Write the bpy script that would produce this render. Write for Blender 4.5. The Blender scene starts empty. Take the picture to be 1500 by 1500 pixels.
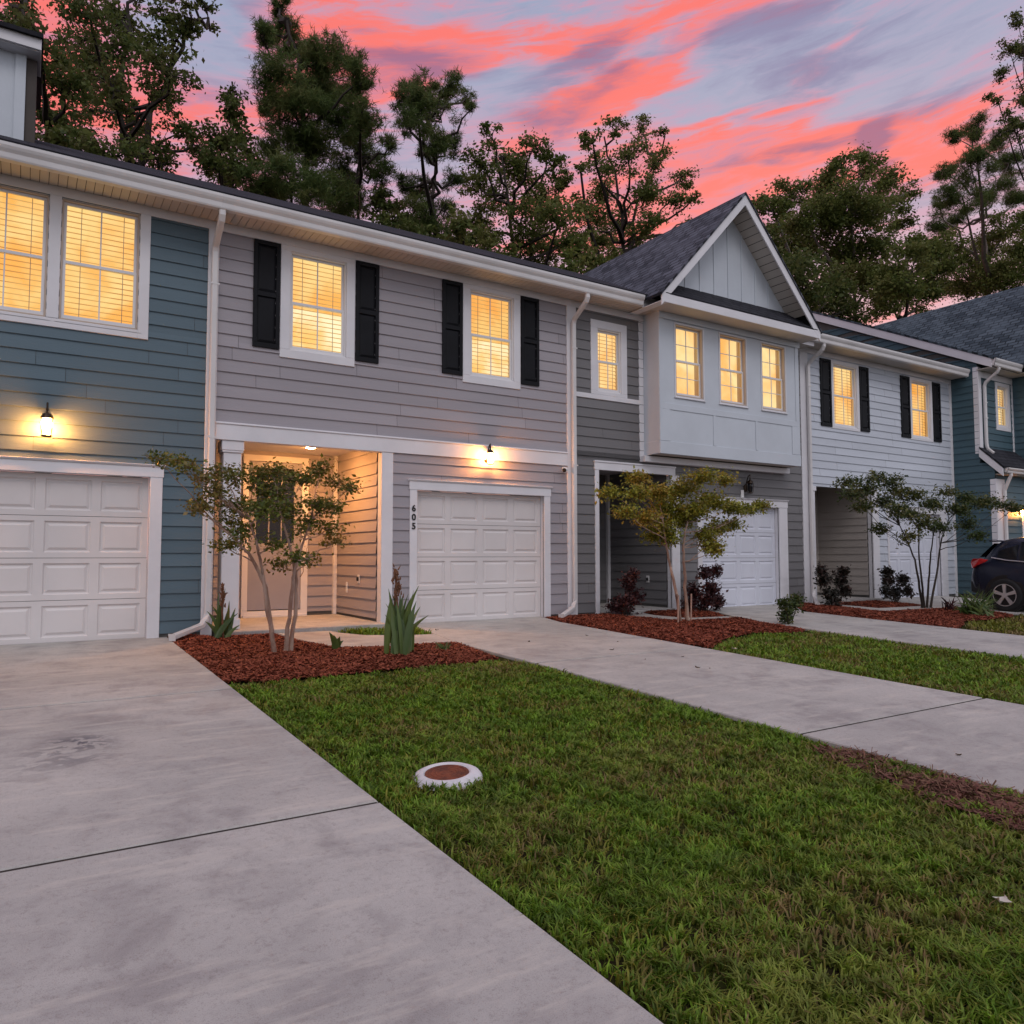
import bpy, math, random
import numpy as np
from mathutils import Vector, Matrix
from math import radians as R, sin, cos, pi

# ------------------------------------------------------------------ camera, sky, sun, exposure
sc = bpy.context.scene
COL = sc.collection
FPX, YAW, PITCH, ROLL, CD, CH, GS = 1124.4, -32.418, 3.275, -0.078, 11.026, 1.081, 0.0329
def cam_axes():
    y, p, r = R(YAW), R(PITCH), R(ROLL)
    fw = Vector((-sin(y)*cos(p), cos(y)*cos(p), sin(p)))
    rt = Vector((cos(y), sin(y), 0)); up = rt.cross(fw)
    return fw, cos(r)*rt + sin(r)*up, cos(r)*up - sin(r)*rt
FW, RT, UP = cam_axes()
CPOS = Vector((0, -CD, CH))
cam = bpy.data.cameras.new('camera'); camo = bpy.data.objects.new('camera', cam); COL.objects.link(camo)
cam.sensor_width = 36; cam.lens = 36*FPX/1500; cam.clip_end = 2000; cam.clip_start = .05
m = Matrix((RT, UP, -FW)).transposed().to_4x4(); m.translation = CPOS
camo.matrix_world = m
sc.camera = camo
sc.view_settings.view_transform = 'Standard'; sc.view_settings.look = 'None'
sc.view_settings.exposure = 0.0; sc.view_settings.gamma = 1
sc.cycles.max_bounces = 5; sc.cycles.diffuse_bounces = 3; sc.cycles.glossy_bounces = 2; sc.cycles.transparent_max_bounces = 12

def ray(px, py):
    return FW + RT*((px-750)/FPX) + UP*((750-py)/FPX)
def at(px, py, y):                      # the point of a pixel on a plane y = const
    v = ray(px, py); return CPOS + v*((y-CPOS.y)/v.y)
def gz(y):
    return GS*max(y, -17.) if y < 0 else 0.
def gp(px, py, off=0.):                 # the point of a pixel on the sloping ground
    v = ray(px, py); t = (GS*CPOS.y + off - CPOS.z)/(v.z - GS*v.y); p = CPOS + v*t
    if p.y > 0:
        p = CPOS + v*((off-CPOS.z)/v.z)
    return p

class N:                                # tiny node helper
    def __init__(s, tree): s.t = tree
    def n(s, typ, **kw):
        o = s.t.nodes.new(typ)
        for k, v in kw.items(): setattr(o, k, v)
        return o
    def l(s, a, b): s.t.links.new(a, b)
    def val(s, sock, v):
        if hasattr(v, 'is_linked') or hasattr(v, 'links'): s.l(v, sock)
        else: sock.default_value = v
    def math(s, op, a, b=0., c=None):
        o = s.n('ShaderNodeMath', operation=op); s.val(o.inputs[0], a); s.val(o.inputs[1], b)
        if c is not None: s.val(o.inputs[2], c)
        return o.outputs[0]
    def mix(s, f, a, b):
        o = s.n('ShaderNodeMix', data_type='RGBA'); s.val(o.inputs[0], f)
        for i, v in ((6, a), (7, b)):
            if isinstance(v, tuple): v = (*v[:3], 1)
            s.val(o.inputs[i], v)
        return o.outputs[2]
    def noise(s, vec, scale, detail=4, rough=.55, dist=0.):
        o = s.n('ShaderNodeTexNoise'); o.inputs['Scale'].default_value = scale
        o.inputs['Detail'].default_value = detail; o.inputs['Roughness'].default_value = rough
        o.inputs['Distortion'].default_value = dist
        if vec is not None: s.l(vec, o.inputs['Vector'])
        return o.outputs['Fac']
    def ramp(s, f, lo, hi):
        o = s.n('ShaderNodeMapRange', interpolation_type='SMOOTHSTEP'); s.val(o.inputs[0], f)
        o.inputs[1].default_value = lo; o.inputs[2].default_value = hi
        return o.outputs[0]
    def comb(s, x, y, z=0.):
        o = s.n('ShaderNodeCombineXYZ')
        for i, v in enumerate((x, y, z)): s.val(o.inputs[i], v)
        return o.outputs[0]

SUN_EL, SUN_ROT = R(2.0), R(50)
def make_world():
    w = bpy.data.worlds.new('World'); sc.world = w; w.use_nodes = True; w.cycles.sampling_method = 'MANUAL'; w.cycles.sample_map_resolution = 256
    t = w.node_tree; t.nodes.clear(); k = N(t)
    out = k.n('ShaderNodeOutputWorld')
    sky = k.n('ShaderNodeTexSky', sky_type='NISHITA'); sky.sun_disc = False
    sky.sun_elevation = SUN_EL; sky.sun_rotation = SUN_ROT
    bg1 = k.n('ShaderNodeBackground'); k.l(sky.outputs[0], bg1.inputs[0]); bg1.inputs[1].default_value = .05
    tc = k.n('ShaderNodeTexCoord'); sep = k.n('ShaderNodeSeparateXYZ'); k.l(tc.outputs['Generated'], sep.inputs[0])
    dx, dy, dz = sep.outputs
    az = k.math('MULTIPLY', k.math('ARCTAN2', dx, dy), 180/pi)           # 0 = straight at the houses, + to the right
    el = k.math('MULTIPLY', k.math('ARCSINE', dz), 180/pi)
    # wind-stretched wisps: rotate the az / el plane by 14 degrees and stretch
    ca, sa = cos(R(7)), sin(R(7))
    a = k.math('MULTIPLY', az, .82)
    u = k.math('ADD', k.math('MULTIPLY', a, ca), k.math('MULTIPLY', el, sa))
    v = k.math('SUBTRACT', k.math('MULTIPLY', el, ca), k.math('MULTIPLY', a, sa))
    base = k.comb(k.math('MULTIPLY', u, .045), k.math('MULTIPLY', v, .16), k.math('MULTIPLY', dy, .8))
    wv = k.n('ShaderNodeTexNoise'); wv.inputs['Scale'].default_value = 1.7; wv.inputs['Detail'].default_value = 5
    k.l(base, wv.inputs['Vector'])
    wsub = k.n('ShaderNodeVectorMath', operation='SUBTRACT'); k.l(wv.outputs['Color'], wsub.inputs[0]); wsub.inputs[1].default_value = (.5, .5, .5)
    wsc = k.n('ShaderNodeVectorMath', operation='SCALE'); k.l(wsub.outputs[0], wsc.inputs[0]); wsc.inputs['Scale'].default_value = .75
    wad = k.n('ShaderNodeVectorMath', operation='ADD'); k.l(base, wad.inputs[0]); k.l(wsc.outputs[0], wad.inputs[1])
    n1 = k.noise(wad.outputs[0], 1.5, 9, .56)
    of = k.n('ShaderNodeVectorMath', operation='ADD'); k.l(wad.outputs[0], of.inputs[0]); of.inputs[1].default_value = (7.3, 2.1, 4.4)
    n2 = k.noise(of.outputs[0], 2.3, 8, .55)
    wsp = k.n('ShaderNodeSeparateXYZ'); k.l(wsc.outputs[0], wsp.inputs[0])
    au = k.math('ADD', az, k.math('MULTIPLY', wsp.outputs[0], 16.)); ev = k.math('ADD', el, k.math('MULTIPLY', wsp.outputs[1], 8.))
    def blobs(lst):
        tot = None
        for (px, py, rx, ry, rot, wgt) in lst:
            d = ray(px, py).normalized()
            a0, e0 = math.degrees(math.atan2(d.x, d.y)), math.degrees(math.asin(d.z))
            sx, sy = rx/19., ry/19.
            c, s = cos(R(rot)), sin(R(rot))
            da, de = k.math('SUBTRACT', au, a0), k.math('SUBTRACT', ev, e0)
            p = k.math('ADD', k.math('MULTIPLY', da, c/sx), k.math('MULTIPLY', de, s/sx))
            q = k.math('ADD', k.math('MULTIPLY', da, -s/sy), k.math('MULTIPLY', de, c/sy))
            r2 = k.math('ADD', k.math('MULTIPLY', p, p), k.math('MULTIPLY', q, q))
            g = k.math('MULTIPLY', k.math('POWER', 2.718, k.math('MULTIPLY', r2, -1.)), wgt)
            tot = g if tot is None else k.math('ADD', tot, g)
        return tot
    pink = blobs([(540, 60, 130, 55, 0, .45), (620, 100, 90, 40, 30, .3), (790, 65, 120, 35, 8, .4), (900, 40, 140, 22, 4, .35),
                  (850, 165, 170, 30, 20, .45), (960, 130, 60, 20, 14, .3), (1010, 240, 170, 40, 6, .55), (1200, 215, 120, 35, 4, .4),
                  (1400, 205, 90, 30, 12, .45), (1090, 20, 120, 26, 14, .4), (1180, 155, 60, 12, 12, .35), (1040, 170, 60, 9, 12, .5),
                  (330, 150, 80, 24, 5, .3), (100, 40, 160, 50, 20, .3), (250, 150, 150, 40, 0, .25), (420, 145, 70, 30, 20, .4),
                  (330, 62, 90, 50, 0, -.55), (715, 90, 40, 50, 30, -.25), (960, 85, 50, 18, 0, -.4), (1100, 115, 130, 22, 8, -.45),
                  (1300, 130, 130, 25, 10, -.35), (1400, 40, 120, 60, 0, -.4), (690, 130, 60, 18, 0, -.2), (900, 330, 300, 60, 0, .25), (1130, 250, 260, 40, 4, .3), (60, 60, 120, 60, 0, .35), (240, 200, 160, 60, 0, .3), (430, 40, 60, 40, 10, .25), (1380, 100, 90, 14, 10, .45), (1250, 60, 120, 12, 14, .4)])
    dark = blobs([(830, 100, 110, 22, 24, .5), (880, 140, 60, 20, 20, .4), (570, 85, 80, 16, 0, .4), (1305, 203, 22, 24, 40, .75),
                  (1150, 45, 110, 20, 10, .4), (1230, 90, 100, 18, 12, .35), (560, 30, 80, 12, 0, .25), (760, 185, 60, 14, 10, .3),
                  (1380, 150, 120, 20, 8, .25), (1170, 240, 90, 9, 6, .45), (620, 120, 60, 14, 0, .3), (1330, 290, 90, 30, 0, .3)])
    fst = k.comb(k.math('MULTIPLY', u, .10), k.math('MULTIPLY', v, .62), k.math('MULTIPLY', dy, 1.1))
    fad = k.n('ShaderNodeVectorMath', operation='ADD'); k.l(fst, fad.inputs[0]); k.l(wsc.outputs[0], fad.inputs[1])
    n3 = k.noise(fad.outputs[0], 2.0, 8, .66, .6)
    fine = k.math('SUBTRACT', n3, .5)
    pk = k.ramp(k.math('ADD', k.math('MULTIPLY', k.math('SUBTRACT', n1, .5), 1.25), k.math('ADD', k.math('ADD', pink, k.math('MULTIPLY', fine, .95)), .20)), .04, .70)
    dk = k.ramp(k.math('ADD', k.math('MULTIPLY', k.math('SUBTRACT', n2, .5), 1.3), k.math('ADD', k.math('SUBTRACT', dark, k.math('MULTIPLY', fine, .75)), .10)), .10, .62)
    hot = k.ramp(k.math('ADD', k.math('ADD', k.math('MULTIPLY', k.math('SUBTRACT', n2, .5), -1.5), k.math('MULTIPLY', fine, 1.3)), k.math('MULTIPLY', pk, .78)), .32, 1.0)
    hz = k.ramp(el, 6, 40)
    clear = k.mix(hz, (.66, .43, .50), (.30, .35, .50))
    veil = k.ramp(k.math('ADD', k.math('MULTIPLY', fine, 1.1), k.math('MULTIPLY', k.math('SUBTRACT', n2, .5), -1.2)), -.12, .42)
    clear = k.mix(k.math('MULTIPLY', veil, .62), clear, (.60, .29, .43))
    back = k.ramp(dy, .25, -.35)                                          # the quarter behind the camera is a plain pale dusk sky
    pinkc = k.mix(hot, (.70, .26, .36), (.97, .155, .115))
    c1 = k.mix(k.math('MULTIPLY', pk, .95), clear, pinkc)
    darkc = k.mix(pk, (.235, .20, .345), (.27, .105, .215))
    c2 = k.mix(k.math('MULTIPLY', dk, .82), c1, darkc)
    lowp = k.ramp(el, 21, 10)
    c3 = k.mix(k.math('MULTIPLY', lowp, .7), c2, (.80, .36, .40))
    backc = k.mix(k.math('MULTIPLY', n1, .4), (.70, .71, .82), (.62, .54, .58))
    c4 = k.mix(back, c3, backc)
    # lift the zenith and rear so that the street is evenly lit
    grd = k.ramp(el, 0, -6)
    c5 = k.mix(grd, c4, (.10, .09, .09))
    st = k.math('ADD', 1.0, k.math('MULTIPLY', k.ramp(el, 42, 70), .15))
    bg2 = k.n('ShaderNodeBackground'); k.l(c5, bg2.inputs[0]); k.l(st, bg2.inputs[1])
    ad = k.n('ShaderNodeAddShader'); k.l(bg1.outputs[0], ad.inputs[0]); k.l(bg2.outputs[0], ad.inputs[1])
    k.l(ad.outputs[0], out.inputs[0])
make_world()
fill_sun = bpy.data.lights.new('fill_sun', 'SUN'); fill_sun.energy = .55; fill_sun.angle = R(22); fill_sun.color = (1, .93, .90)
fill_suno = bpy.data.objects.new('fill_sun', fill_sun); COL.objects.link(fill_suno)
fill_suno.rotation_euler = (R(44), 0, R(-20))          # added soft fill from above, behind the camera; no sun stands there

# ------------------------------------------------------------------ materials
def pmat(name, col, rough=.6, var=.12, scale=2.5, bump=0., bscale=60., stretch=(1, 1, 1), col2=None, island=0., spec=.4, metal=0., trans=0.):
    mt = bpy.data.materials.new(name); mt.use_nodes = True
    k = N(mt.node_tree); b = mt.node_tree.nodes['Principled BSDF']
    tc = k.n('ShaderNodeTexCoord'); mp = k.n('ShaderNodeMapping'); k.l(tc.outputs['Object'], mp.inputs[0]); mp.inputs['Scale'].default_value = stretch
    n = k.noise(mp.outputs[0], scale, 6, .6)
    f = k.ramp(n, .3, .7)
    if col2 is None:
        c = k.mix(f, tuple(x*(1-var) for x in col), tuple(min(1, x*(1+var)) for x in col))
    else:
        c = k.mix(f, col, col2)
    if island:
        g = k.n('ShaderNodeNewGeometry')
        hs = k.n('ShaderNodeHueSaturation'); k.l(c, hs.inputs['Color'])
        k.l(k.math('ADD', 1-island, k.math('MULTIPLY', g.outputs['Random Per Island'], 2*island)), hs.inputs['Value'])
        c = hs.outputs[0]
    k.l(c, b.inputs['Base Color'])
    b.inputs['Roughness'].default_value = rough; b.inputs['Metallic'].default_value = metal
    b.inputs['Specular IOR Level'].default_value = spec
    if bump:
        n2 = k.noise(mp.outputs[0], bscale, 5, .6)
        bp = k.n('ShaderNodeBump'); bp.inputs['Strength'].default_value = bump; bp.inputs['Distance'].default_value = .01
        k.l(n2, bp.inputs['Height']); k.l(bp.outputs[0], b.inputs['Normal'])
    return mt

def emat(name, col, strength, col2=None, scale=3.):
    mt = bpy.data.materials.new(name); mt.use_nodes = True; t = mt.node_tree; t.nodes.clear(); k = N(t)
    e = k.n('ShaderNodeEmission'); o = k.n('ShaderNodeOutputMaterial'); e.inputs[1].default_value = strength
    if col2:
        tc = k.n('ShaderNodeTexCoord'); mp = k.n('ShaderNodeMapping'); k.l(tc.outputs['Object'], mp.inputs[0]); mp.inputs['Scale'].default_value = (1.1, 1, 1)
        k.l(k.mix(k.ramp(k.noise(mp.outputs[0], scale, 3, .5, .6), .33, .66), col, col2), e.inputs[0])
    else:
        e.inputs[0].default_value = (*col, 1)
    k.l(e.outputs[0], o.inputs[0]); return mt

def leafmat(name, c1, c2, c3, rough=.55, trans=.25, spec=.25, patch=0.):
    mt = bpy.data.materials.new(name); mt.use_nodes = True; t = mt.node_tree
    k = N(t); b = t.nodes['Principled BSDF']
    g = k.n('ShaderNodeNewGeometry'); tc = k.n('ShaderNodeTexCoord')
    n = k.noise(tc.outputs['Object'], .9, 3, .6)
    r = g.outputs['Random Per Island']
    c = k.mix(r, c1, c2)
    c = k.mix(k.ramp(k.math('ADD', n, k.math('MULTIPLY', k.math('FRACT', k.math('MULTIPLY', r, 7.31)), .25)), .58, .8), c, c3)
    if patch:                                # tufts of lusher and tireder grass
        hs = k.n('ShaderNodeHueSaturation'); k.l(c, hs.inputs['Color'])
        k.l(k.math('ADD', 1-patch, k.math('MULTIPLY', k.ramp(k.noise(tc.outputs['Object'], 5.5, 5, .7), .33, .67), 2*patch)), hs.inputs['Value']); c = hs.outputs[0]
    k.l(c, b.inputs['Base Color']); b.inputs['Roughness'].default_value = rough; b.inputs['Specular IOR Level'].default_value = spec
    tr = k.n('ShaderNodeBsdfTranslucent'); k.l(c, tr.inputs[0])
    mx = k.n('ShaderNodeMixShader'); mx.inputs[0].default_value = trans
    k.l(b.outputs[0], mx.inputs[1]); k.l(tr.outputs[0], mx.inputs[2])
    k.l(mx.outputs[0], t.nodes['Material Output'].inputs[0]); return mt

def siding_mat(name, col):
    return pmat(name, col, .55, .05, 1.2, .25, 55, (.25, 1, 2.2), island=.07, spec=.3)

def shingle_mat(name, ca, cb, cm):
    mt = bpy.data.materials.new(name); mt.use_nodes = True; k = N(mt.node_tree); b = mt.node_tree.nodes['Principled BSDF']
    uv = k.n('ShaderNodeUVMap'); uv.uv_map = 'UVMap'
    def brick(off):
        br = k.n('ShaderNodeTexBrick'); br.offset = .37; br.squash = 1; k.l(uv.outputs[0], br.inputs[0])
        br.inputs['Scale'].default_value = 1; br.inputs['Brick Width'].default_value = .27; br.inputs['Row Height'].default_value = .145
        br.inputs['Mortar Size'].default_value = .016; br.inputs['Mortar Smooth'].default_value = .25; br.inputs['Bias'].default_value = off
        br.inputs['Color1'].default_value = (*ca, 1); br.inputs['Color2'].default_value = (*cb, 1); br.inputs['Mortar'].default_value = (*cm, 1)
        return br
    br = brick(0.)
    n = k.noise(uv.outputs[0], 1.1, 6, .65)
    n2 = k.noise(uv.outputs[0], 90, 2, .6)
    c = k.mix(k.math('MULTIPLY', k.ramp(n, .42, .7), .55), br.outputs[0], tuple(x*1.2 for x in cb))
    k.l(k.mix(k.math('MULTIPLY', k.ramp(n2, .4, .7), .45), c, tuple(x*.45 for x in ca)), b.inputs['Base Color'])
    b.inputs['Roughness'].default_value = .85; b.inputs['Specular IOR Level'].default_value = .2
    bp = k.n('ShaderNodeBump'); bp.inputs['Strength'].default_value = .7; bp.inputs['Distance'].default_value = .02
    k.l(k.math('ADD', k.math('MULTIPLY', br.outputs['Fac'], -1.), k.math('MULTIPLY', n2, .3)), bp.inputs['Height']); k.l(bp.outputs[0], b.inputs['Normal'])
    return mt

def concrete_mat(name, stain=None):
    mt = bpy.data.materials.new(name); mt.use_nodes = True; k = N(mt.node_tree); b = mt.node_tree.nodes['Principled BSDF']
    tc = k.n('ShaderNodeTexCoord'); P = tc.outputs['Object']
    n1 = k.noise(P, .55, 6, .6, .4); n2 = k.noise(P, 2.6, 8, .62, .5); n3 = k.noise(P, 30, 6, .7); n4 = k.noise(P, 240, 2, .5)
    c = k.mix(k.ramp(n1, .32, .68), (.385, .37, .35), (.50, .48, .45))
    c = k.mix(k.math('MULTIPLY', k.ramp(n2, .44, .72), .72), c, (.275, .255, .25))
    c = k.mix(k.math('MULTIPLY', k.ramp(n3, .48, .72), .40), c, (.22, .19, .18))
    c = k.mix(k.math('MULTIPLY', k.ramp(n4, .52, .68), .40), c, (.20, .175, .16))
    mp = k.n('ShaderNodeMapping'); k.l(P, mp.inputs[0]); mp.inputs['Scale'].default_value = (1, 5, 1); mp.inputs['Rotation'].default_value = (0, 0, .3)
    c = k.mix(k.math('MULTIPLY', k.ramp(k.noise(mp.outputs[0], 1.6, 7, .68), .50, .72), .6), c, (.58, .54, .48))
    if stain:
        for (sx, sy, rad, am) in stain:
            d = k.n('ShaderNodeVectorMath', operation='DISTANCE'); k.l(P, d.inputs[0]); d.inputs[1].default_value = (sx, sy, 0)
            mp2 = k.n('ShaderNodeMapping'); k.l(P, mp2.inputs[0]); mp2.inputs['Scale'].default_value = (1, 1.6, 0)
            sn = k.noise(mp2.outputs[0], 4.2, 4, .6, 1.2)
            msk = k.math('MULTIPLY', k.ramp(d.outputs['Value'], rad, rad*.3), k.ramp(sn, .47, .54))
            c = k.mix(k.math('MULTIPLY', msk, am), c, (.085, .085, .105))
    k.l(c, b.inputs['Base Color']); b.inputs['Roughness'].default_value = .8; b.inputs['Specular IOR Level'].default_value = .25
    bp = k.n('ShaderNodeBump'); bp.inputs['Strength'].default_value = .35; bp.inputs['Distance'].default_value = .004
    k.l(k.math('ADD', n3, k.math('MULTIPLY', n4, .7)), bp.inputs['Height']); k.l(bp.outputs[0], b.inputs['Normal'])
    return mt

def glass_mat(name, dark=False):
    mt = bpy.data.materials.new(name); mt.use_nodes = True; t = mt.node_tree; t.nodes.clear(); k = N(t)
    o = k.n('ShaderNodeOutputMaterial'); g = k.n('ShaderNodeBsdfGlossy'); g.inputs['Roughness'].default_value = .03
    if dark:
        d = k.n('ShaderNodeBsdfDiffuse'); d.inputs[0].default_value = (.01, .011, .014, 1)
    else:
        d = k.n('ShaderNodeBsdfTransparent'); d.inputs[0].default_value = (.96, .96, .96, 1)
    fr = k.n('ShaderNodeFresnel'); fr.inputs[0].default_value = 1.45
    mx = k.n('ShaderNodeMixShader'); k.l(fr.outputs[0], mx.inputs[0])
    k.l(d.outputs[0], mx.inputs[1]); k.l(g.outputs[0], mx.inputs[2]); k.l(mx.outputs[0], o.inputs[0]); return mt

M = {}
M['blue'] = siding_mat('blue_siding', (.10, .148, .18))
M['grey'] = siding_mat('grey_siding', (.335, .31, .335))
M['slate'] = siding_mat('slate_siding', (.17, .165, .17))
M['white_siding'] = siding_mat('white_siding', (.54, .575, .64))
M['teal'] = siding_mat('teal_siding', (.062, .112, .138))
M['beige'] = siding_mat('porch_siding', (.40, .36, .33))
M['trim'] = pmat('white_trim', (.70, .69, .72), .5, .05, 1.5, .08, 40)
M['board'] = pmat('pale_board', (.54, .58, .635), .5, .04, 1.5, .1, 40)
M['soffit'] = pmat('soffit_vinyl', (.52, .475, .43), .5, .05, 1.5)
M['gutter'] = pmat('gutter_metal', (.64, .62, .62), .4, .07, 1.2, spec=.4)
M['door'] = pmat('garage_door_paint', (.68, .64, .635), .45, .05, 1.0, .06, 90)
M['door_white'] = pmat('garage_door_white', (.66, .68, .76), .45, .04, 1.2, .06, 90)
M['frame'] = pmat('window_vinyl', (.72, .71, .73), .4, .03, 2)
M['tan'] = pmat('tan_vinyl', (.50, .40, .33), .45, .05, 2)
M['shutter'] = pmat('shutter_black', (.006, .0065, .009), .6, .2, 3, spec=.2)
M['shingle'] = shingle_mat('roof_shingle', (.045, .05, .065), (.15, .16, .195), (.012, .012, .016))
M['shingle_dark'] = shingle_mat('dark_shingle', (.022, .022, .03), (.04, .04, .05), (.01, .01, .014))
M['shingle_teal'] = shingle_mat('blue_shingle', (.04, .058, .075), (.12, .155, .185), (.012, .016, .02))
M['glass'] = glass_mat('window_glass'); M['dark_glass'] = glass_mat('dark_glass', True)
M['slat'] = emat('backlit_blind', (1.0, .46, .09), 1.12, (1.0, .68, .25), 1.6)
M['slat_warm'] = emat('backlit_blind_warm', (1.0, .42, .075), 1.08, (1.0, .60, .18), 1.8)
M['slat_bright'] = emat('backlit_blind_bright', (1.0, .56, .15), 1.2, (1.0, .86, .52), 1.5)
M['room'] = emat('lit_room', (.82, .33, .07), .75, (1.0, .55, .16), 2.)
M['window_glow'] = emat('lit_window_glow', (1.0, .46, .10), 1.15, (1.0, .74, .33), 1.2)  # emission with brighter patches painted in, standing for the lit room
M['bulb'] = emat('lamp_glass', (1.0, .36, .075), 480.)
M['downlight'] = emat('downlight_lens', (1.0, .40, .10), 1050.)
M['bronze'] = pmat('dark_bronze', (.035, .022, .014), .4, .2, 6, metal=.6)
M['brown'] = pmat('dark_brown', (.05, .038, .032), .6, .15, 2)
M['black'] = pmat('black_plastic', (.01, .01, .011), .4, .1, 5)
M['white'] = pmat('white_plastic', (.75, .74, .74), .4, .03, 5)
M['concrete'] = concrete_mat('concrete')
M['concrete_stained'] = concrete_mat('driveway_concrete', [(.34, -5.15, .34, .9), (.25, -5.5, .5, .4)])
M['foundation'] = pmat('foundation', (.10, .095, .09), .9, .2, 4)
M['rust'] = pmat('rusty_iron', (.24, .062, .026), .75, .35, 14, .6, 60, col2=(.10, .030, .018))
M['door_grey'] = pmat('front_door_paint', (.30, .30, .36), .4, .04, 2)
M['bark'] = pmat('bark_pale', (.20, .105, .075), .8, .3, 9, .5, 40, (1, 1, .3), col2=(.40, .29, .23))
M['bark_dark'] = pmat('bark_dark', (.035, .027, .022), .9, .3, 3, .5, 20, (1, 1, .25))
M['bark_grey'] = pmat('bark_grey', (.16, .13, .115), .9, .3, 3, .5, 20, (1, 1, .25))
M['stake'] = pmat('stake_wood', (.42, .26, .20), .8, .2, 8)
M['soil'] = pmat('soil', (.028, .020, .013), 1., .3, 8, .8, 60, col2=(.04, .05, .012), spec=0.)
M['mulch'] = pmat('mulch_base', (.06, .014, .009), .95, .3, 20, 1., 60, col2=(.10, .024, .014))
M['chips'] = leafmat('mulch_chips', (.10, .020, .011), (.34, .095, .05), (.19, .045, .024), .8, .0)
M['needles'] = leafmat('pine_straw', (.10, .05, .03), (.24, .13, .085), (.16, .06, .05), .8, .0)
M['grass'] = leafmat('grass_blades', (.07, .14, .010), (.20, .33, .03), (.20, .23, .04), .5, .3, patch=.42)
M['grass_dry'] = leafmat('grass_dry', (.12, .14, .016), (.23, .23, .03), (.24, .17, .07), .5, .3, patch=.3)
M['oak'] = leafmat('oak_leaves', (.048, .078, .020), (.14, .17, .042), (.13, .13, .045), trans=.42)
M['oak_olive'] = leafmat('olive_leaves', (.065, .10, .024), (.18, .21, .05), (.18, .18, .055), trans=.42)
M['pine'] = leafmat('pine_needles', (.045, .085, .022), (.13, .18, .046), (.15, .165, .05), trans=.4)
M['myrtle'] = leafmat('myrtle_leaves', (.055, .085, .018), (.17, .19, .03), (.24, .17, .05), .42, .3, .35)
M['myrtle_gold'] = leafmat('golden_leaves', (.12, .14, .018), (.36, .35, .045), (.36, .24, .045), .42, .3, .35)
M['myrtle_dark'] = leafmat('deep_green_leaves', (.022, .042, .012), (.07, .10, .022), (.16, .15, .04), .42, .3, .35)
M['loro'] = leafmat('plum_leaves', (.025, .012, .014), (.085, .030, .035), (.16, .05, .04), .4, .2, .4)
M['shrub_dark'] = leafmat('dark_shrub_leaves', (.012, .014, .011), (.035, .032, .022), (.06, .03, .025), .35, .2, .4)
M['strap'] = leafmat('strap_leaves', (.045, .085, .022), (.11, .16, .04), (.16, .17, .06), .38, .2, .4)
M['seedhead'] = pmat('seedhead', (.17, .075, .04), .85, .3, 15)
M['car'] = pmat('navy_car_paint', (.012, .015, .032), .22, .05, 2, spec=.6)
M['tyre'] = pmat('tyre_rubber', (.012, .012, .013), .8, .1, 8)
M['alloy'] = pmat('alloy', (.62, .60, .60), .3, .04, 3, metal=.7)
M['red_lens'] = pmat('red_lens', (.55, .02, .02), .15, .08, 4, spec=.7)
M['dry_leaf'] = pmat('dry_leaf', (.10, .06, .03), .8, .2, 9)
M['pale_leaf'] = pmat('pale_leaf', (.62, .58, .50), .7, .1, 9)

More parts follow.
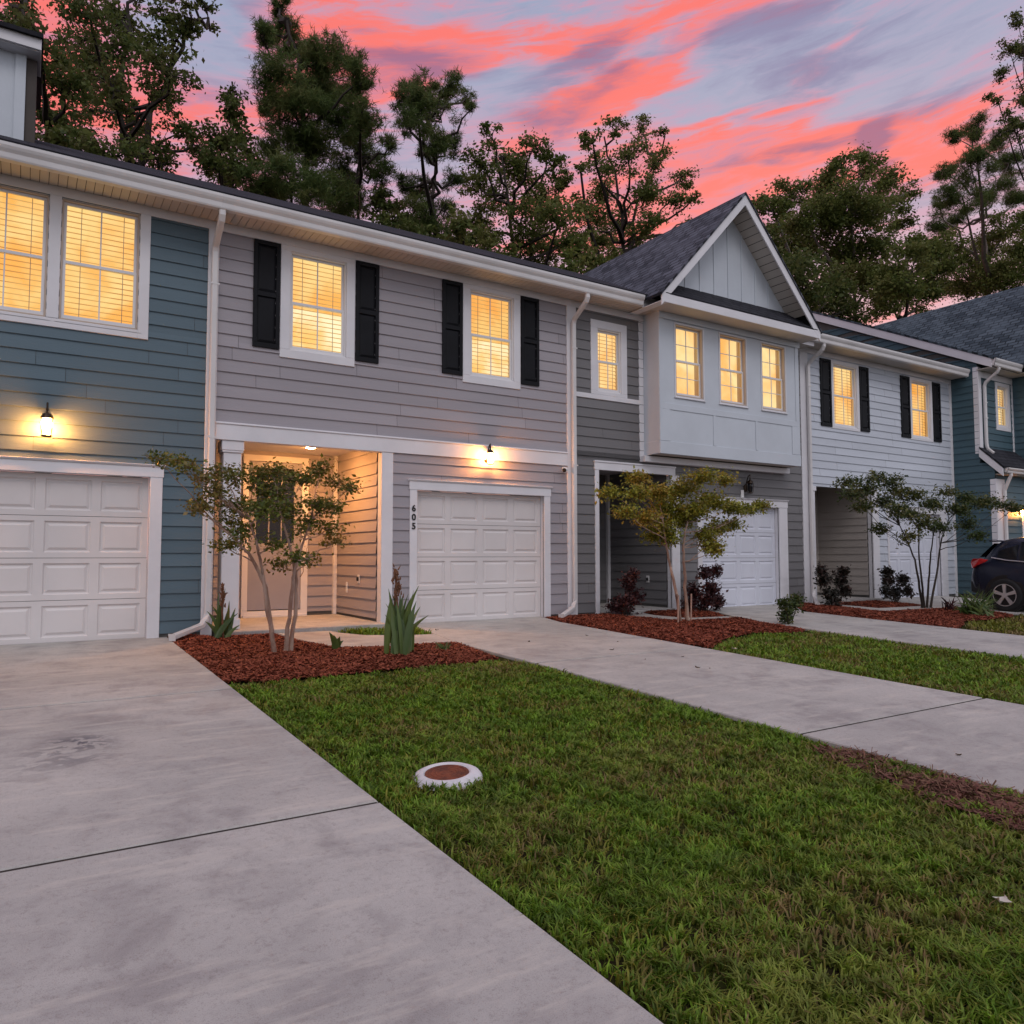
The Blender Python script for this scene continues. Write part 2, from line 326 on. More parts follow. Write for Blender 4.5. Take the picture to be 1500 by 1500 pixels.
# ------------------------------------------------------------------ mesh helpers
class MB:
    def __init__(s): s.v = []; s.f = []; s.uv = {}
    def quad(s, a, b, c, d, uv=None):
        i = len(s.v); s.v += [tuple(a), tuple(b), tuple(c), tuple(d)]
        if uv: s.uv[len(s.f)] = uv
        s.f.append((i, i+1, i+2, i+3)); return s
    def poly(s, pts, uv=None):
        i = len(s.v); s.v += [tuple(p) for p in pts]
        if uv: s.uv[len(s.f)] = uv
        s.f.append(tuple(range(i, i+len(pts)))); return s
    def hexa(s, p):                      # 8 corners: bottom 0-3, top 4-7
        i = len(s.v); s.v += [tuple(q) for q in p]
        s.f += [(i+a, i+b, i+c, i+d) for a, b, c, d in ((3, 2, 1, 0), (4, 5, 6, 7), (0, 1, 5, 4), (1, 2, 6, 5), (2, 3, 7, 6), (3, 0, 4, 7))]
        return s
    def box(s, x0, x1, y0, y1, z0, z1):
        return s.hexa([(x0, y0, z0), (x1, y0, z0), (x1, y1, z0), (x0, y1, z0), (x0, y0, z1), (x1, y0, z1), (x1, y1, z1), (x0, y1, z1)])
    def rectframe(s, x0, x1, z0, z1, y0, y1, wl, wr=None, wb=None, wt=None):   # four boards round a rectangle, butted
        wr = wl if wr is None else wr; wb = wl if wb is None else wb; wt = wl if wt is None else wt
        if wl: s.box(x0, x0+wl, y0, y1, z0+wb, z1-wt)
        if wr: s.box(x1-wr, x1, y0, y1, z0+wb, z1-wt)
        if wb: s.box(x0, x1, y0, y1, z0, z0+wb)
        if wt: s.box(x0, x1, y0, y1, z1-wt, z1)
        return s
    def prism(s, prof, axis, a, b):      # profile extruded along an axis; prof is (p, q) for the other two axes
        n = len(prof); i = len(s.v)
        mk = {'x': lambda t, p, q: (t, p, q), 'y': lambda t, p, q: (p, t, q), 'z': lambda t, p, q: (p, q, t)}[axis]
        s.v += [mk(a, *p) for p in prof] + [mk(b, *p) for p in prof]
        for j in range(n):
            k2 = (j+1) % n; s.f.append((i+j, i+k2, i+n+k2, i+n+j))
        s.f.append(tuple(i+j for j in reversed(range(n)))); s.f.append(tuple(i+n+j for j in range(n))); return s
    def tube(s, pts, rad, n=6, cap=True):
        pts = [Vector(p) for p in pts]; i0 = len(s.v); m2 = len(pts)
        rad = rad if hasattr(rad, '__len__') else [rad]*m2
        ref = None
        for j, p in enumerate(pts):
            d = (pts[min(j+1, m2-1)]-pts[max(j-1, 0)])
            d = d.normalized() if d.length > 1e-9 else Vector((0, 0, 1))
            if ref is None: ref = Vector((1, 0, 0)) if abs(d.x) < .8 else Vector((0, 1, 0))
            a = d.cross(ref).normalized(); b = a.cross(d).normalized(); ref = b if False else ref
            for q in range(n):
                t = 2*pi*q/n; s.v.append(tuple(p + (a*cos(t)+b*sin(t))*rad[j]))
        for j in range(m2-1):
            for q in range(n):
                q2 = (q+1) % n; s.f.append((i0+j*n+q, i0+j*n+q2, i0+(j+1)*n+q2, i0+(j+1)*n+q))
        if cap:
            s.f.append(tuple(i0+q for q in reversed(range(n)))); s.f.append(tuple(i0+(m2-1)*n+q for q in range(n)))
        return s
    def lathe(s, c, prof, n=20):         # prof (r, z) about a vertical axis through c
        i0 = len(s.v); m2 = len(prof)
        for r, z in prof:
            for q in range(n):
                t = 2*pi*q/n; s.v.append((c[0]+r*cos(t), c[1]+r*sin(t), c[2]+z))
        for j in range(m2-1):
            for q in range(n):
                q2 = (q+1) % n; s.f.append((i0+j*n+q, i0+j*n+q2, i0+(j+1)*n+q2, i0+(j+1)*n+q))
        s.f.append(tuple(i0+q for q in reversed(range(n)))); s.f.append(tuple(i0+(m2-1)*n+q for q in range(n)))
        return s
    def build(s, name, mat, parent=None, bevel=0., smooth=False):
        return link(name, s.v, s.f, mat, parent, bevel, smooth, s.uv)

ORG = {}
def link(name, v, f, mat, parent=None, bevel=0., smooth=False, uv=None):
    o3 = ORG.get(parent.name, Vector((0, 0, 0))) if parent else Vector((0, 0, 0))
    me = bpy.data.meshes.new(name)
    v = [(a-o3.x, b-o3.y, c-o3.z) for a, b, c in v]
    me.from_pydata(v, [], f)
    if uv:
        L = me.uv_layers.new(name='UVMap')
        for p in me.polygons:
            if p.index in uv:
                for li, c in zip(p.loop_indices, uv[p.index]): L.data[li].uv = c
    if smooth:
        me.polygons.foreach_set('use_smooth', [True]*len(me.polygons))
    me.materials.append(mat if not isinstance(mat, str) else M[mat]); me.update()
    o = bpy.data.objects.new(name, me); COL.objects.link(o)
    if parent: o.parent = parent; ORG[o.name] = o3
    if bevel:
        b = o.modifiers.new('edge', 'BEVEL'); b.width = bevel; b.segments = 1; b.limit_method = 'ANGLE'
    return o

def link_np(name, v, f4, mat, parent=None, tri=None):    # fast path: numpy verts (N,3), quads (K,4), triangles
    o3 = ORG.get(parent.name, Vector((0, 0, 0))) if parent else Vector((0, 0, 0))
    v = np.asarray(v, np.float32) - np.array(o3, np.float32)
    me = bpy.data.meshes.new(name); nq = 0 if f4 is None else len(f4); nt = 0 if tri is None else len(tri)
    idx = np.concatenate([x.ravel() for x in (f4, tri) if x is not None]).astype(np.int32)
    me.vertices.add(len(v)); me.vertices.foreach_set('co', v.ravel())
    me.loops.add(len(idx)); me.loops.foreach_set('vertex_index', idx)
    st = np.concatenate([np.arange(nq)*4, nq*4+np.arange(nt)*3]).astype(np.int32)
    me.polygons.add(nq+nt); me.polygons.foreach_set('loop_start', st)
    me.polygons.foreach_set('loop_total', np.concatenate([np.full(nq, 4), np.full(nt, 3)]).astype(np.int32))
    me.materials.append(M[mat]); me.update(calc_edges=True); me.validate()
    o = bpy.data.objects.new(name, me); COL.objects.link(o)
    if parent: o.parent = parent; ORG[o.name] = o3
    return o

def thing(name, label, cat, loc=(0, 0, 0), group=None):
    o = bpy.data.objects.new(name, None); COL.objects.link(o); o.location = loc; o.empty_display_size = .2
    o['label'] = label; o['category'] = cat
    if group: o['group'] = group
    ORG[o.name] = Vector(loc); return o
def tag(o, label=None, cat=None, group=None, kind=None):
    for k2, v2 in (('label', label), ('category', cat), ('group', group), ('kind', kind)):
        if v2: o[k2] = v2
    return o

def minus(a, b, cuts):                   # interval [a,b] minus a list of intervals
    segs = [(a, b)]
    for c0, c1 in cuts:
        nx = []
        for s0, s1 in segs:
            if c1 <= s0 or c0 >= s1: nx.append((s0, s1)); continue
            if c0 > s0: nx.append((s0, c0))
            if c1 < s1: nx.append((c1, s1))
        segs = nx
    return [s for s in segs if s[1]-s[0] > .004]

def lap(mb, rng, u0, u1, z0, z1, place, holes=(), zref=0.06, e=.178, topf=None, thick=.019, joint=True):
    """lap siding: place(u, out, z) -> point; holes (u0,u1,z0,z1); topf(u) limits the height (gable ends)"""
    k0 = int(math.floor((z0-zref)/e)); k1 = int(math.ceil((z1-zref)/e))
    for k in range(k0, k1):
        ca, cb = zref+k*e, zref+(k+1)*e
        zs = sorted({max(ca, z0), min(cb, z1)} | {h for hh in holes for h in hh[2:4] if max(ca, z0) < h < min(cb, z1)})
        js = []
        if joint:
            t = u0 + rng.uniform(.2, 3.4)
            while t < u1: js.append((t-.0025, t+.0025)); t += rng.uniform(1.5, 3.66)
        for a, b in zip(zs[:-1], zs[1:]):
            if b-a < .003: continue
            cuts = [(h[0], h[1]) for h in holes if h[2] < (a+b)/2 < h[3]] + js
            oa = thick*(1-(a-ca)/e)+.002; ob = thick*(1-(b-ca)/e)+.002
            for s0, s1 in minus(u0, u1, cuts):
                t0, t1 = b, b
                if topf:
                    t0, t1 = min(b, topf(s0)), min(b, topf(s1))
                    if max(t0, t1) <= a: continue
                    if min(t0, t1) < a:                # clip where the slope crosses the course
                        lo, hi = (s0, s1) if t0 < t1 else (s1, s0)
                        f0, f1 = topf(lo), topf(hi); lo = lo+(hi-lo)*(a-f0)/(f1-f0)
                        s0, s1 = min(lo, hi), max(lo, hi); t0, t1 = max(a, min(b, topf(s0))), max(a, min(b, topf(s1)))
                mb.quad(place(s0, oa, a), place(s1, oa, a), place(s1, ob, t1), place(s0, ob, t0))
                if a == ca: mb.quad(place(s0, 0, a), place(s1, 0, a), place(s1, oa, a), place(s0, oa, a))
    return mb
def sheath(mb, x0, x1, z0, z1, y0, y1, holes=()):
    zs = sorted({z0, z1} | {h for hh in holes for h in hh[2:4] if z0 < h < z1})
    for a, b in zip(zs[:-1], zs[1:]):
        for s0, s1 in minus(x0, x1, [(h[0], h[1]) for h in holes if h[2] < (a+b)/2 < h[3]]): mb.box(s0, s1, y0, y1, a, b)
    return mb

rng = random.Random(7)
front = lambda y: (lambda u, o, z: (u, y-o, z))

# ------------------------------------------------------------------ house parts
def window(root, x0, x1, z0, z1, y, casing=None, grid='v', blind=True, recess=.05, mid=None, fm='frame', reveal='tan', lens='slat'):
    """double-hung window in the opening x0..x1, z0..z1 of a wall whose face is at y"""
    mb = MB()
    if casing:
        l, r, b, t = casing; mb.rectframe(x0-l, x1+r, z0-b, z1+t, y-.028, y+.01, l, r, b, t)
    else:
        mb.rectframe(x0-.03, x1+.03, z0-.035, z1+.03, y-.014, y+.0, .03)
        mb.box(x0-.05, x1+.05, y-.03, y, z0-.05, z0-.036)
    w = mb.build('window', 'trim', root, .004)
    d = y+recess
    fr = MB().rectframe(x0, x1, z0, z1, y-.004, d+.05, .022)
    fr.build('frame', reveal if not casing else fm, w, .003)
    mid = mid if mid else (z0+z1)/2
    sb = MB(); s = .035
    sb.rectframe(x0+.022, x1-.022, mid-.02, z1-.022, d, d+.03, s, s, .04, s)
    sb.rectframe(x0+.022, x1-.022, z0+.022, mid+.02, d-.026, d+.001, s, s, s+.012, .04)
    cx = (x0+x1)/2; zu0, zu1, zl0, zl1 = mid+.02, z1-.022-s, z0+.022+s+.012, mid-.02
    sb.box(cx-.008, cx+.008, d+.006, d+.022, zu0, zu1); sb.box(cx-.008, cx+.008, d-.020, d-.006, zl0, zl1)
    if grid == '+':
        for a, b, q in ((zu0, zu1, d+.006), (zl0, zl1, d-.02)):
            for xa, xb in ((x0+.057, cx-.008), (cx+.008, x1-.057)): sb.box(xa, xb, q, q+.014, (a+b)/2-.007, (a+b)/2+.007)
    sb.build('sash', fm, w, .002)
    g = MB()
    for q, a, b in ((d+.013, mid, z1-.05), (d-.012, z0+.06, mid-.015)): g.quad((x0+.05, q, a), (x1-.05, q, a), (x1-.05, q, b), (x0+.05, q, b))
    g.build('pane', 'glass', w)
    ry = d+.16
    if blind:
        bl = MB(); n = int((z1-z0-.06)/.07); zt = z1-.03; lo = MB()
        for q in range(n+1):
            bb = lo if blind == 'half' and zt-(q+1)*.07 < mid-.1 else bl
            za = zt-(q+1)*.07+.010; bb.hexa([(x0+.024, d+.066, za), (x1-.024, d+.066, za), (x1-.024, d+.07, za), (x0+.024, d+.07, za),
                                          (x0+.024, d+.082, za+.0605), (x1-.024, d+.082, za+.0605), (x1-.024, d+.086, za+.0605), (x0+.024, d+.086, za+.0605)])
        bl.build('blind', lens, w)
        if lo.v: lo.build('blind', 'slat_bright', w)
        for cx2 in (x0+.25*(x1-x0), x1-.2*(x1-x0)): MB().box(cx2-.004, cx2+.004, d+.055, d+.06, z0+.03, z1-.03).build('blind_cord', 'tan', w)
        MB().box(x0-.02, x1+.02, ry, ry+.01, z0-.02, z1+.02).build('lit_interior', 'room', w)
    else:
        MB().box(x0-.02, x1+.02, ry, ry+.01, z0-.02, z1+.02).build('window_glow', 'window_glow', w)  # glowing sheet behind the panes in place of a lit room
    b2 = MB(); b2.box(x0-.02, x0-.001, d+.051, ry, z0-.02, z1+.02); b2.box(x1+.001, x1+.02, d+.051, ry, z0-.02, z1+.02)
    b2.box(x0-.001, x1+.001, d+.051, ry, z1+.001, z1+.02); b2.box(x0-.001, x1+.001, d+.051, ry, z0-.02, z0-.001)
    b2.build('inner_jamb', 'tan', w)
    return w

def shutter(root, x0, x1, z0, z1, y):
    mb = MB(); w = .055; zm = (z0+z1)/2
    mb.rectframe(x0, x1, z0, z1, y-.045, y-.012, w, w, .07, .06); mb.box(x0+w, x1-w, y-.045, y-.012, zm-.035, zm+.035)
    s = mb.build('shutter', 'shutter', root, .003)
    pn = MB()
    for a, b in ((z0+.07, zm-.035), (zm+.035, z1-.06)):
        xa, xb = x0+w, x1-w
        pn.hexa([(xa, y-.018, a), (xb, y-.018, a), (xb, y-.018, b), (xa, y-.018, b), (xa+.04, y-.036, a+.04), (xb-.04, y-.036, a+.04), (xb-.04, y-.036, b-.04), (xa+.04, y-.036, b-.04)])
    pn.build('panel', 'shutter', s)

def garage(root, x0, x1, z1, y, mat, trim=(.13, .13, .17), z0=0., cols=4, rows=4):
    """sectional door with embossed panels, its jambs, casing and header with a crown"""
    yd = y+.13; mb = MB(); W = (x1-x0)/cols; H = (z1-z0-.012)/rows
    for r in range(rows):
        za = z0+.012+r*H; zb = za+H-.006
        xs = [x0+.002]+[q for c in range(cols) for q in (x0+c*W+.05*(1 if c else 1.4), x0+(c+1)*W-.05*(1 if c < cols-1 else 1.4))]+[x1-.002]
        pa, pb = za+.068, zb-.062
        P = lambda x, z, o=0.: (x, yd-.03+o, z)
        for q in range(len(xs)-1):
            xa, xb = xs[q], xs[q+1]
            if q % 2 == 0: mb.quad(P(xa, za), P(xb, za), P(xb, zb), P(xa, zb)); continue
            mb.quad(P(xa, za), P(xb, za), P(xb, pa), P(xa, pa)); mb.quad(P(xa, pb), P(xb, pb), P(xb, zb), P(xa, zb))
            rings = [(0, 0), (.016, .019), (.03, .020), (.060, .004)]
            for (i0, o0), (i1, o1) in zip(rings[:-1], rings[1:]):
                A = [(xa+i0, pa+i0), (xb-i0, pa+i0), (xb-i0, pb-i0), (xa+i0, pb-i0)]; B = [(xa+i1, pa+i1), (xb-i1, pa+i1), (xb-i1, pb-i1), (xa+i1, pb-i1)]
                for j in range(4):
                    j2 = (j+1) % 4; mb.quad(P(*A[j], o0), P(*A[j2], o0), P(*B[j2], o1), P(*B[j], o1))
            i1, o1 = rings[-1]; mb.quad(P(xa+i1, pa+i1, o1), P(xb-i1, pa+i1, o1), P(xb-i1, pb-i1, o1), P(xa+i1, pb-i1, o1))
        mb.quad(P(x0, zb), P(x1, zb), P(x1, zb, .02), P(x0, zb, .02)); mb.quad(P(x0, za), P(x0, za, .02), P(x1, za, .02), P(x1, za))
    d = mb.build('garage_door', mat, root)
    MB().box(x0, x1, yd-.004, yd+.03, z0+.002, z1).build('backing', 'foundation', d)
    MB().box(x0, x1, yd-.034, yd-.0045, z0-.001, z0+.011).build('bottom_seal', 'black', d)
    t = MB(); l, r, h = trim
    t.box(x0-l, x0, y-.03, y+.005, z0, z1); t.box(x1, x1+r, y-.03, y+.005, z0, z1)
    t.box(x0-l-.012, x1+r+.012, y-.036, y+.005, z1, z1+h-.03)
    t.prism([(y+.005, z1+h-.03), (y-.046, z1+h-.03), (y-.066, z1+h-.008), (y-.066, z1+h), (y+.005, z1+h)], 'x', x0-l-.03, x1+r+.03)
    t.box(x0-.012, x0, y+.005, yd-.03, z0, z1); t.box(x1, x1+.012, y+.005, yd-.03, z0, z1); t.box(x0-.012, x1+.012, y+.005, yd-.03, z1, z1+.012)
    t.build('garage_trim', 'trim', root, .004)

def gutter_mesh(x0, x1, y, zt, zb):
    """ogee gutter along x whose back is at y; zt top, zb bottom"""
    h = zt-zb
    pr = [(y, zt), (y, zb), (y-.075, zb), (y-.085, zb+.02), (y-.09, zb+h*.42), (y-.115, zb+h*.62), (y-.128, zb+h*.8), (y-.128, zt), (y-.118, zt), (y-.118, zb+h*.8), (y-.1, zb+h*.6), (y-.075, zb+h*.35), (y-.07, zb+.012), (y-.012, zb+.012), (y-.012, zt)]
    mb = MB(); mb.prism(pr, 'x', x0, x1)
    mb.v = mb.v; ends = [p for p in pr[:8]]
    mb.poly([(x0, p[0], p[1]) for p in ends]); mb.poly([(x1, p[0], p[1]) for p in reversed(ends)])
    return mb

def downspout(root, x, y_g, z_g, y_w, foot, zfoot=.26, w=.082, name='downspout'):
    """from the gutter at y_g back to the wall at y_w, down, and out along foot (dx, dy, z)"""
    p = [(x, y_g, z_g), (x, y_g, z_g-.07), (x, y_g+.03, z_g-.13), (x, y_w-.03, z_g-.36), (x, y_w, z_g-.44), (x, y_w, zfoot+.06), (x+foot[0]*.06, y_w+foot[1]*.06, zfoot-.03),
         (x+foot[0]*.18, y_w+foot[1]*.18, zfoot-.10)]
    p.append((x+foot[0], y_w+foot[1], foot[2]))
    mb = MB(); n = 4; i0 = 0
    for j, q in enumerate(p):
        q = Vector(q); d = (Vector(p[min(j+1, len(p)-1)])-Vector(p[max(j-1, 0)])).normalized()
        a = Vector((1, 0, 0)) if abs(d.x) < .35 else Vector((0, 0, 1)).cross(d).normalized()
        b = d.cross(a).normalized(); a = b.cross(d).normalized()
        for sx, sy in ((-1, -1), (1, -1), (1, 1), (-1, 1)): mb.v.append(tuple(q+a*sx*w/2+b*sy*w*.42))
    for j in range(len(p)-1):
        for q in range(4): mb.f.append((j*4+q, j*4+(q+1) % 4, j*4+4+(q+1) % 4, j*4+4+q))
    mb.f.append((0, 1, 2, 3)); e = 4*(len(p)-1); mb.f.append((e+3, e+2, e+1, e))
    o = mb.build(name, 'gutter', root, .012)
    for zz in (z_g-.9, (z_g+zfoot)/2-.3):
        MB().box(x-w/2-.02, x+w/2+.02, y_w-w*.42-.004, y_w-w*.42-.001, zz, zz+.025).build('strap', 'gutter', o)
    return o

def lantern(root, x, y, z, s=1., lit=True, drop=0.):
    """wall lantern: back plate, arm, domed cap with finial, glass with cage, base; z = middle of the glass"""
    mb = MB(); yc = y-.13*s
    mb.lathe((x, yc, z), [(.012*s, .20*s), (.014*s, .185*s), (.009*s, .17*s), (.02*s, .15*s), (.045*s, .135*s), (.058*s, .105*s), (.064*s, .088*s), (.05*s, .084*s)], 16)
    for q in range(4):
        t = pi/4+q*pi/2; dx, dy = cos(t), sin(t)
        mb.tube([(x+dx*.064*s, yc+dy*.064*s, z+.085*s), (x+dx*.05*s, yc+dy*.05*s, z-.09*s)], .0055*s, 5)
    mb.lathe((x, yc, z-.105*s), [(.05*s, .018*s), (.054*s, .01*s), (.054*s, .003*s), (.03*s, -.006*s)], 16)
    mb.tube([(x, y-.01, z+.02*s), (x, y-.05*s, z+.12*s), (x, y-.09*s, z+.23*s), (x, yc, z+.255*s), (x, yc, z+.19*s)], [.011*s]*5, 6)
    mb.lathe((x, y-.012, z), [(.001, -.07*s), (.045*s, -.06*s), (.05*s, 0), (.045*s, .06*s), (.001, .07*s)], 12)
    o = mb.build('wall_lantern', 'bronze', root)
    g = MB().lathe((x, yc, z), [(.030*s, -.082*s), (.040*s, -.06*s), (.050*s, .03*s), (.049*s, .080*s)], 14)
    g.build('lamp_glass', 'bulb' if lit else 'dark_glass', o, smooth=True)
    return o

def roof_plane(mb, a, b, c, d, th=.06):
    """quad a-b along the eave, c-d along the top; uv in metres; plus its thickness"""
    a, b, c, d = map(Vector, (a, b, c, d)); e = (b-a).normalized(); L = lambda p: ((p-a).dot(e), ((p-a)-e*(p-a).dot(e)).length)
    mb.quad(a, b, c, d, [L(a), L(b), L(c), L(d)])
    dn = Vector((0, 0, -th)); z2 = [(0, 0)]*4
    for p, q in ((a, b), (b, c), (c, d), (d, a)): mb.quad(p, q, q+dn, p+dn, [(L(p)[0], L(p)[1]), (L(q)[0], L(q)[1]), (L(q)[0], L(q)[1]), (L(p)[0], L(p)[1])])
    mb.quad(a+dn, d+dn, c+dn, b+dn, [(0, 0)]*4)
    return mb

SZ, FZ, GT, GB, OY = 5.73, 5.61, 5.895, 5.71, -.45     # soffit, frieze foot, gutter top / bottom, overhang
PITCH_R = .485
def eave(root, x0, x1, dz=0., gx0=None, gx1=None, ridge=5.2, shingle='shingle_dark', PITCH_R=.485):
    s = MB(); p = .098; n = int((x1-x0)/p)
    for i in range(n):
        xa = x0+i*(x1-x0)/n; xb = xa+(x1-x0)/n-.007; s.box(xa, xb, OY+.02, -.001, SZ+dz, SZ+dz+.012)
    s.build('soffit', 'soffit', root)
    MB().box(x0, x1, OY+.02, .02, SZ+dz+.013, SZ+dz+.03).build('soffit_backing', 'brown', root)
    MB().box(x0, x1, -.034, -.002, FZ+dz, SZ+dz-.001).build('frieze', 'trim', root, .003)
    MB().box(x0, x1, OY, OY+.019, SZ+dz-.015, GT+dz+.03).build('fascia', 'trim', root)
    gutter_mesh(gx0 if gx0 is not None else x0, gx1 if gx1 is not None else x1, OY-.001, GT+dz, GB+dz).build('gutter', 'gutter', root)
    r = MB(); ze = GT+dz+.05
    roof_plane(r, (x0, OY-.07, ze), (x1, OY-.07, ze), (x1, ridge, ze+PITCH_R*(ridge-OY+.07)), (x0, ridge, ze+PITCH_R*(ridge-OY+.07)))
    roof_plane(r, (x1, 2*ridge, ze+.05), (x0, 2*ridge, ze+.05), (x0, ridge, ze+PITCH_R*(ridge-OY+.07)), (x1, ridge, ze+PITCH_R*(ridge-OY+.07)))
    r.build('roof', shingle, root)

def outlet(root, p, axis='x'):
    x, y, z = p
    o = MB().box(x-.012, x-.001, y-.045, y+.045, z-.07, z+.07).build('outlet_cover', 'white', root, .006)
    MB().lathe((x-.02, y, z), [(.001, -.035), (.022, -.03), (.026, 0), (.022, .03), (.001, .035)], 10).build('lid', 'black', o)

# ------------------------------------------------------------------ setting: ground, driveways, walks
def ground():
    mb = MB(); xs = [-300, -12, 45, 300]; ys = [-300, -17, 0, 300]
    for i in range(3):
        for j in range(3):
            mb.quad(*[(x, y, gz(y)-.012) for x, y in ((xs[i], ys[j]), (xs[i+1], ys[j]), (xs[i+1], ys[j+1]), (xs[i], ys[j+1]))])
    tag(mb.build('ground', 'soil'), kind='structure')
ground()
def slab(mb, pts, top=.024, th=.12, ch=.009):
    """concrete slab over a plan polygon (counter-clockwise), with a chamfered arris, following the slope"""
    n = len(pts); P = [Vector((p[0], p[1], 0)) for p in pts]; inn = []
    for i in range(n):
        a, b, c = P[i-1], P[i], P[(i+1) % n]; d1 = (b-a).normalized(); d2 = (c-b).normalized()
        nn = (Vector((-d1.y, d1.x, 0))+Vector((-d2.y, d2.x, 0))); nn = nn.normalized()
        inn.append(b+nn*ch)
    z = lambda p, o: (p.x, p.y, gz(p.y)+o)
    mb.poly([z(p, top) for p in inn])
    for i in range(n):
        j = (i+1) % n
        mb.quad(z(P[i], top-ch), z(P[j], top-ch), z(inn[j], top), z(inn[i], top)); mb.quad(z(P[i], top-th), z(P[j], top-th), z(P[j], top-ch), z(P[i], top-ch))
JOINT = []
def strip(mb, x0, x1, cuts, gap=.031):
    for c in cuts[1:] if cuts[-1] < -1 else cuts[1:-1]:
        JOINT.append((x0+.01, x1-.01, c-gap/2+.0005, c+gap/2-.0005))
    for a, b in zip(cuts[:-1], cuts[1:]):     # cuts run from the street (-) to the house
        slab(mb, [(x0, a+gap/2), (x1, a+gap/2), (x1, b-gap/2), (x0, b-gap/2)])
mb = MB(); strip(mb, -1.75, 1.622, [-16.9, -13.8, -10.5, -7.16, -3.815, .1]); tag(mb.build('driveway', 'concrete_stained'), kind='structure')
mb = MB()
strip(mb, 4.83, 7.44, [-16.9, -14.05, -10.7, -7.35, -3.9])
slab(mb, [(4.83, -3.888), (7.44, -3.888), (7.46, -.75), (7.66, .1), (5.2, .1), (5.07, -.35), (4.93, -1.2), (4.80, -2.1)])
tag(mb.build('driveway', 'concrete'), kind='structure')
mb = MB(); strip(mb, 10.50, 12.95, [-16.9, -14.2, -10.8, -7.5, -4.1])
slab(mb, [(10.50, -4.088), (12.95, -4.088), (13.0, -1.25), (13.98, -.3), (13.98, .1), (11.45, .1), (11.25, -.65), (10.86, -1.5), (10.6, -2.6)])
tag(mb.build('driveway', 'concrete'), kind='structure')
mb = MB(); strip(mb, 16.9, 20.3, [-16.9, -11., -7.4, -3.9, .1]); tag(mb.build('driveway', 'concrete'), kind='structure')
def joints():
    for o in [q for q in bpy.data.objects if q.name.startswith('driveway')]:
        xs = [v.co.x for v in o.data.vertices]; lo, hi = min(xs), max(xs)
        for (a, b_, c, d) in JOINT:
            if a > lo and b_ < hi+.02 and a-lo < .1:
                j = MB().hexa([(a, c, gz(c)-.05), (b_, c, gz(c)-.05), (b_, d, gz(d)-.05), (a, d, gz(d)-.05), (a, c, gz(c)+.018), (b_, c, gz(c)+.018), (b_, d, gz(d)+.018), (a, d, gz(d)+.018)]).build('joint_filler', 'joint', o); j['kind'] = 'structure'
M['joint'] = pmat('joint_filler', (.035, .028, .024), .95, .3, 20)
joints()
mb = MB(); slab(mb, [(3.02, -.62), (3.10, -1.05), (3.28, -1.75), (3.62, -2.0), (4.22, -1.98), (4.795, -2.095), (4.925, -1.22), (4.5, -1.17), (4.0, -.9), (3.78, -.5), (3.74, -.27), (3.0, -.27)])
tag(mb.build('walkway', 'concrete'), kind='structure')
mb = MB(); slab(mb, [(9.05, -.1), (9.15, -.52), (9.42, -1.28), (9.75, -1.42), (10.80, -1.52), (10.80, -1.28), (9.9, -1.15), (9.7, -.6), (9.8, -.1)])
tag(mb.build('walkway', 'concrete'), kind='structure')
mb = MB(); slab(mb, [(14.6, -1.9), (16.88, -2.0), (16.88, -1.55), (15.2, -1.45), (15.15, -.25), (14.75, -.25)])
tag(mb.build('walkway', 'concrete'), kind='structure')

# ------------------------------------------------------------------ townhouse 1: blue siding, far left
h1 = thing('townhouse', 'blue sided townhouse with a pair of lit windows over a white garage door', 'house', (-1.2, 0, 0), 'townhouses in the row')
x0, x1 = -4.6, 2.03
hw = [(-.75, .14, 4.05, 5.60), (.28, 1.17, 4.05, 5.60)]
hg = (-1.07, 1.37, -.1, 2.12)
wb = MB(); lap(wb, rng, x0, x1, .07, FZ, front(0), hw+[hg]); wb.build('wall', 'blue', h1)
sheath(MB(), x0, x1, -.12, SZ+.1, .0005, .02, hw+[hg]).build('sheathing', 'foundation', h1)
tr = MB(); tr.box(-.90, -.754, -.03, -.001, 3.935, 5.61); tr.box(.145, .275, -.03, -.001, 4.05, 5.61); tr.box(1.175, 1.30, -.03, -.001, 3.935, 5.61)
tr.box(-.754, 1.175, -.03, -.001, 3.935, 4.046); tr.box(2.03, 2.17, -.035, .02, -.02, FZ); tr.build('trim', 'trim', h1, .004)
for a, b, c, d in hw: window(h1, a, b, c, d, 0., None, 'v', True, .04, 4.80)
garage(h1, -1.07, 1.37, 2.12, 0, 'door', (.13, .15, .165))
lantern(h1, .19, 0, 2.66, 1.15)
eave(h1, x0, 2.10)
# dormer standing on its roof, cut by the left edge
MB().box(-3.2, -.30, 1.45, 4.5, 6.3, 8.12).build('dormer', 'board', h1)
dm = MB(); dm.box(-.30, -.175, 1.42, 4.5, 6.3, 8.12); dm.build('dormer_corner', 'board', h1)
MB().box(-.174, -.045, 1.46, 4.5, 6.6, 8.1).build('dormer_dark_band', 'brown', h1)  # dark brown block standing in for the band at the dormer's right edge
dm = MB(); dm.box(-3.5, .0, 1.20, 1.24, 8.13, 8.29); dm.box(-3.5, .0, 1.24, 1.9, 8.12, 8.14); dm.build('dormer_fascia', 'trim', h1, .004)
dm = MB(); roof_plane(dm, (-3.5, 1.14, 8.34), (.02, 1.14, 8.34), (.02, 4.5, 9.0), (-3.5, 4.5, 9.0)); dm.build('dormer_roof', 'shingle_dark', h1)

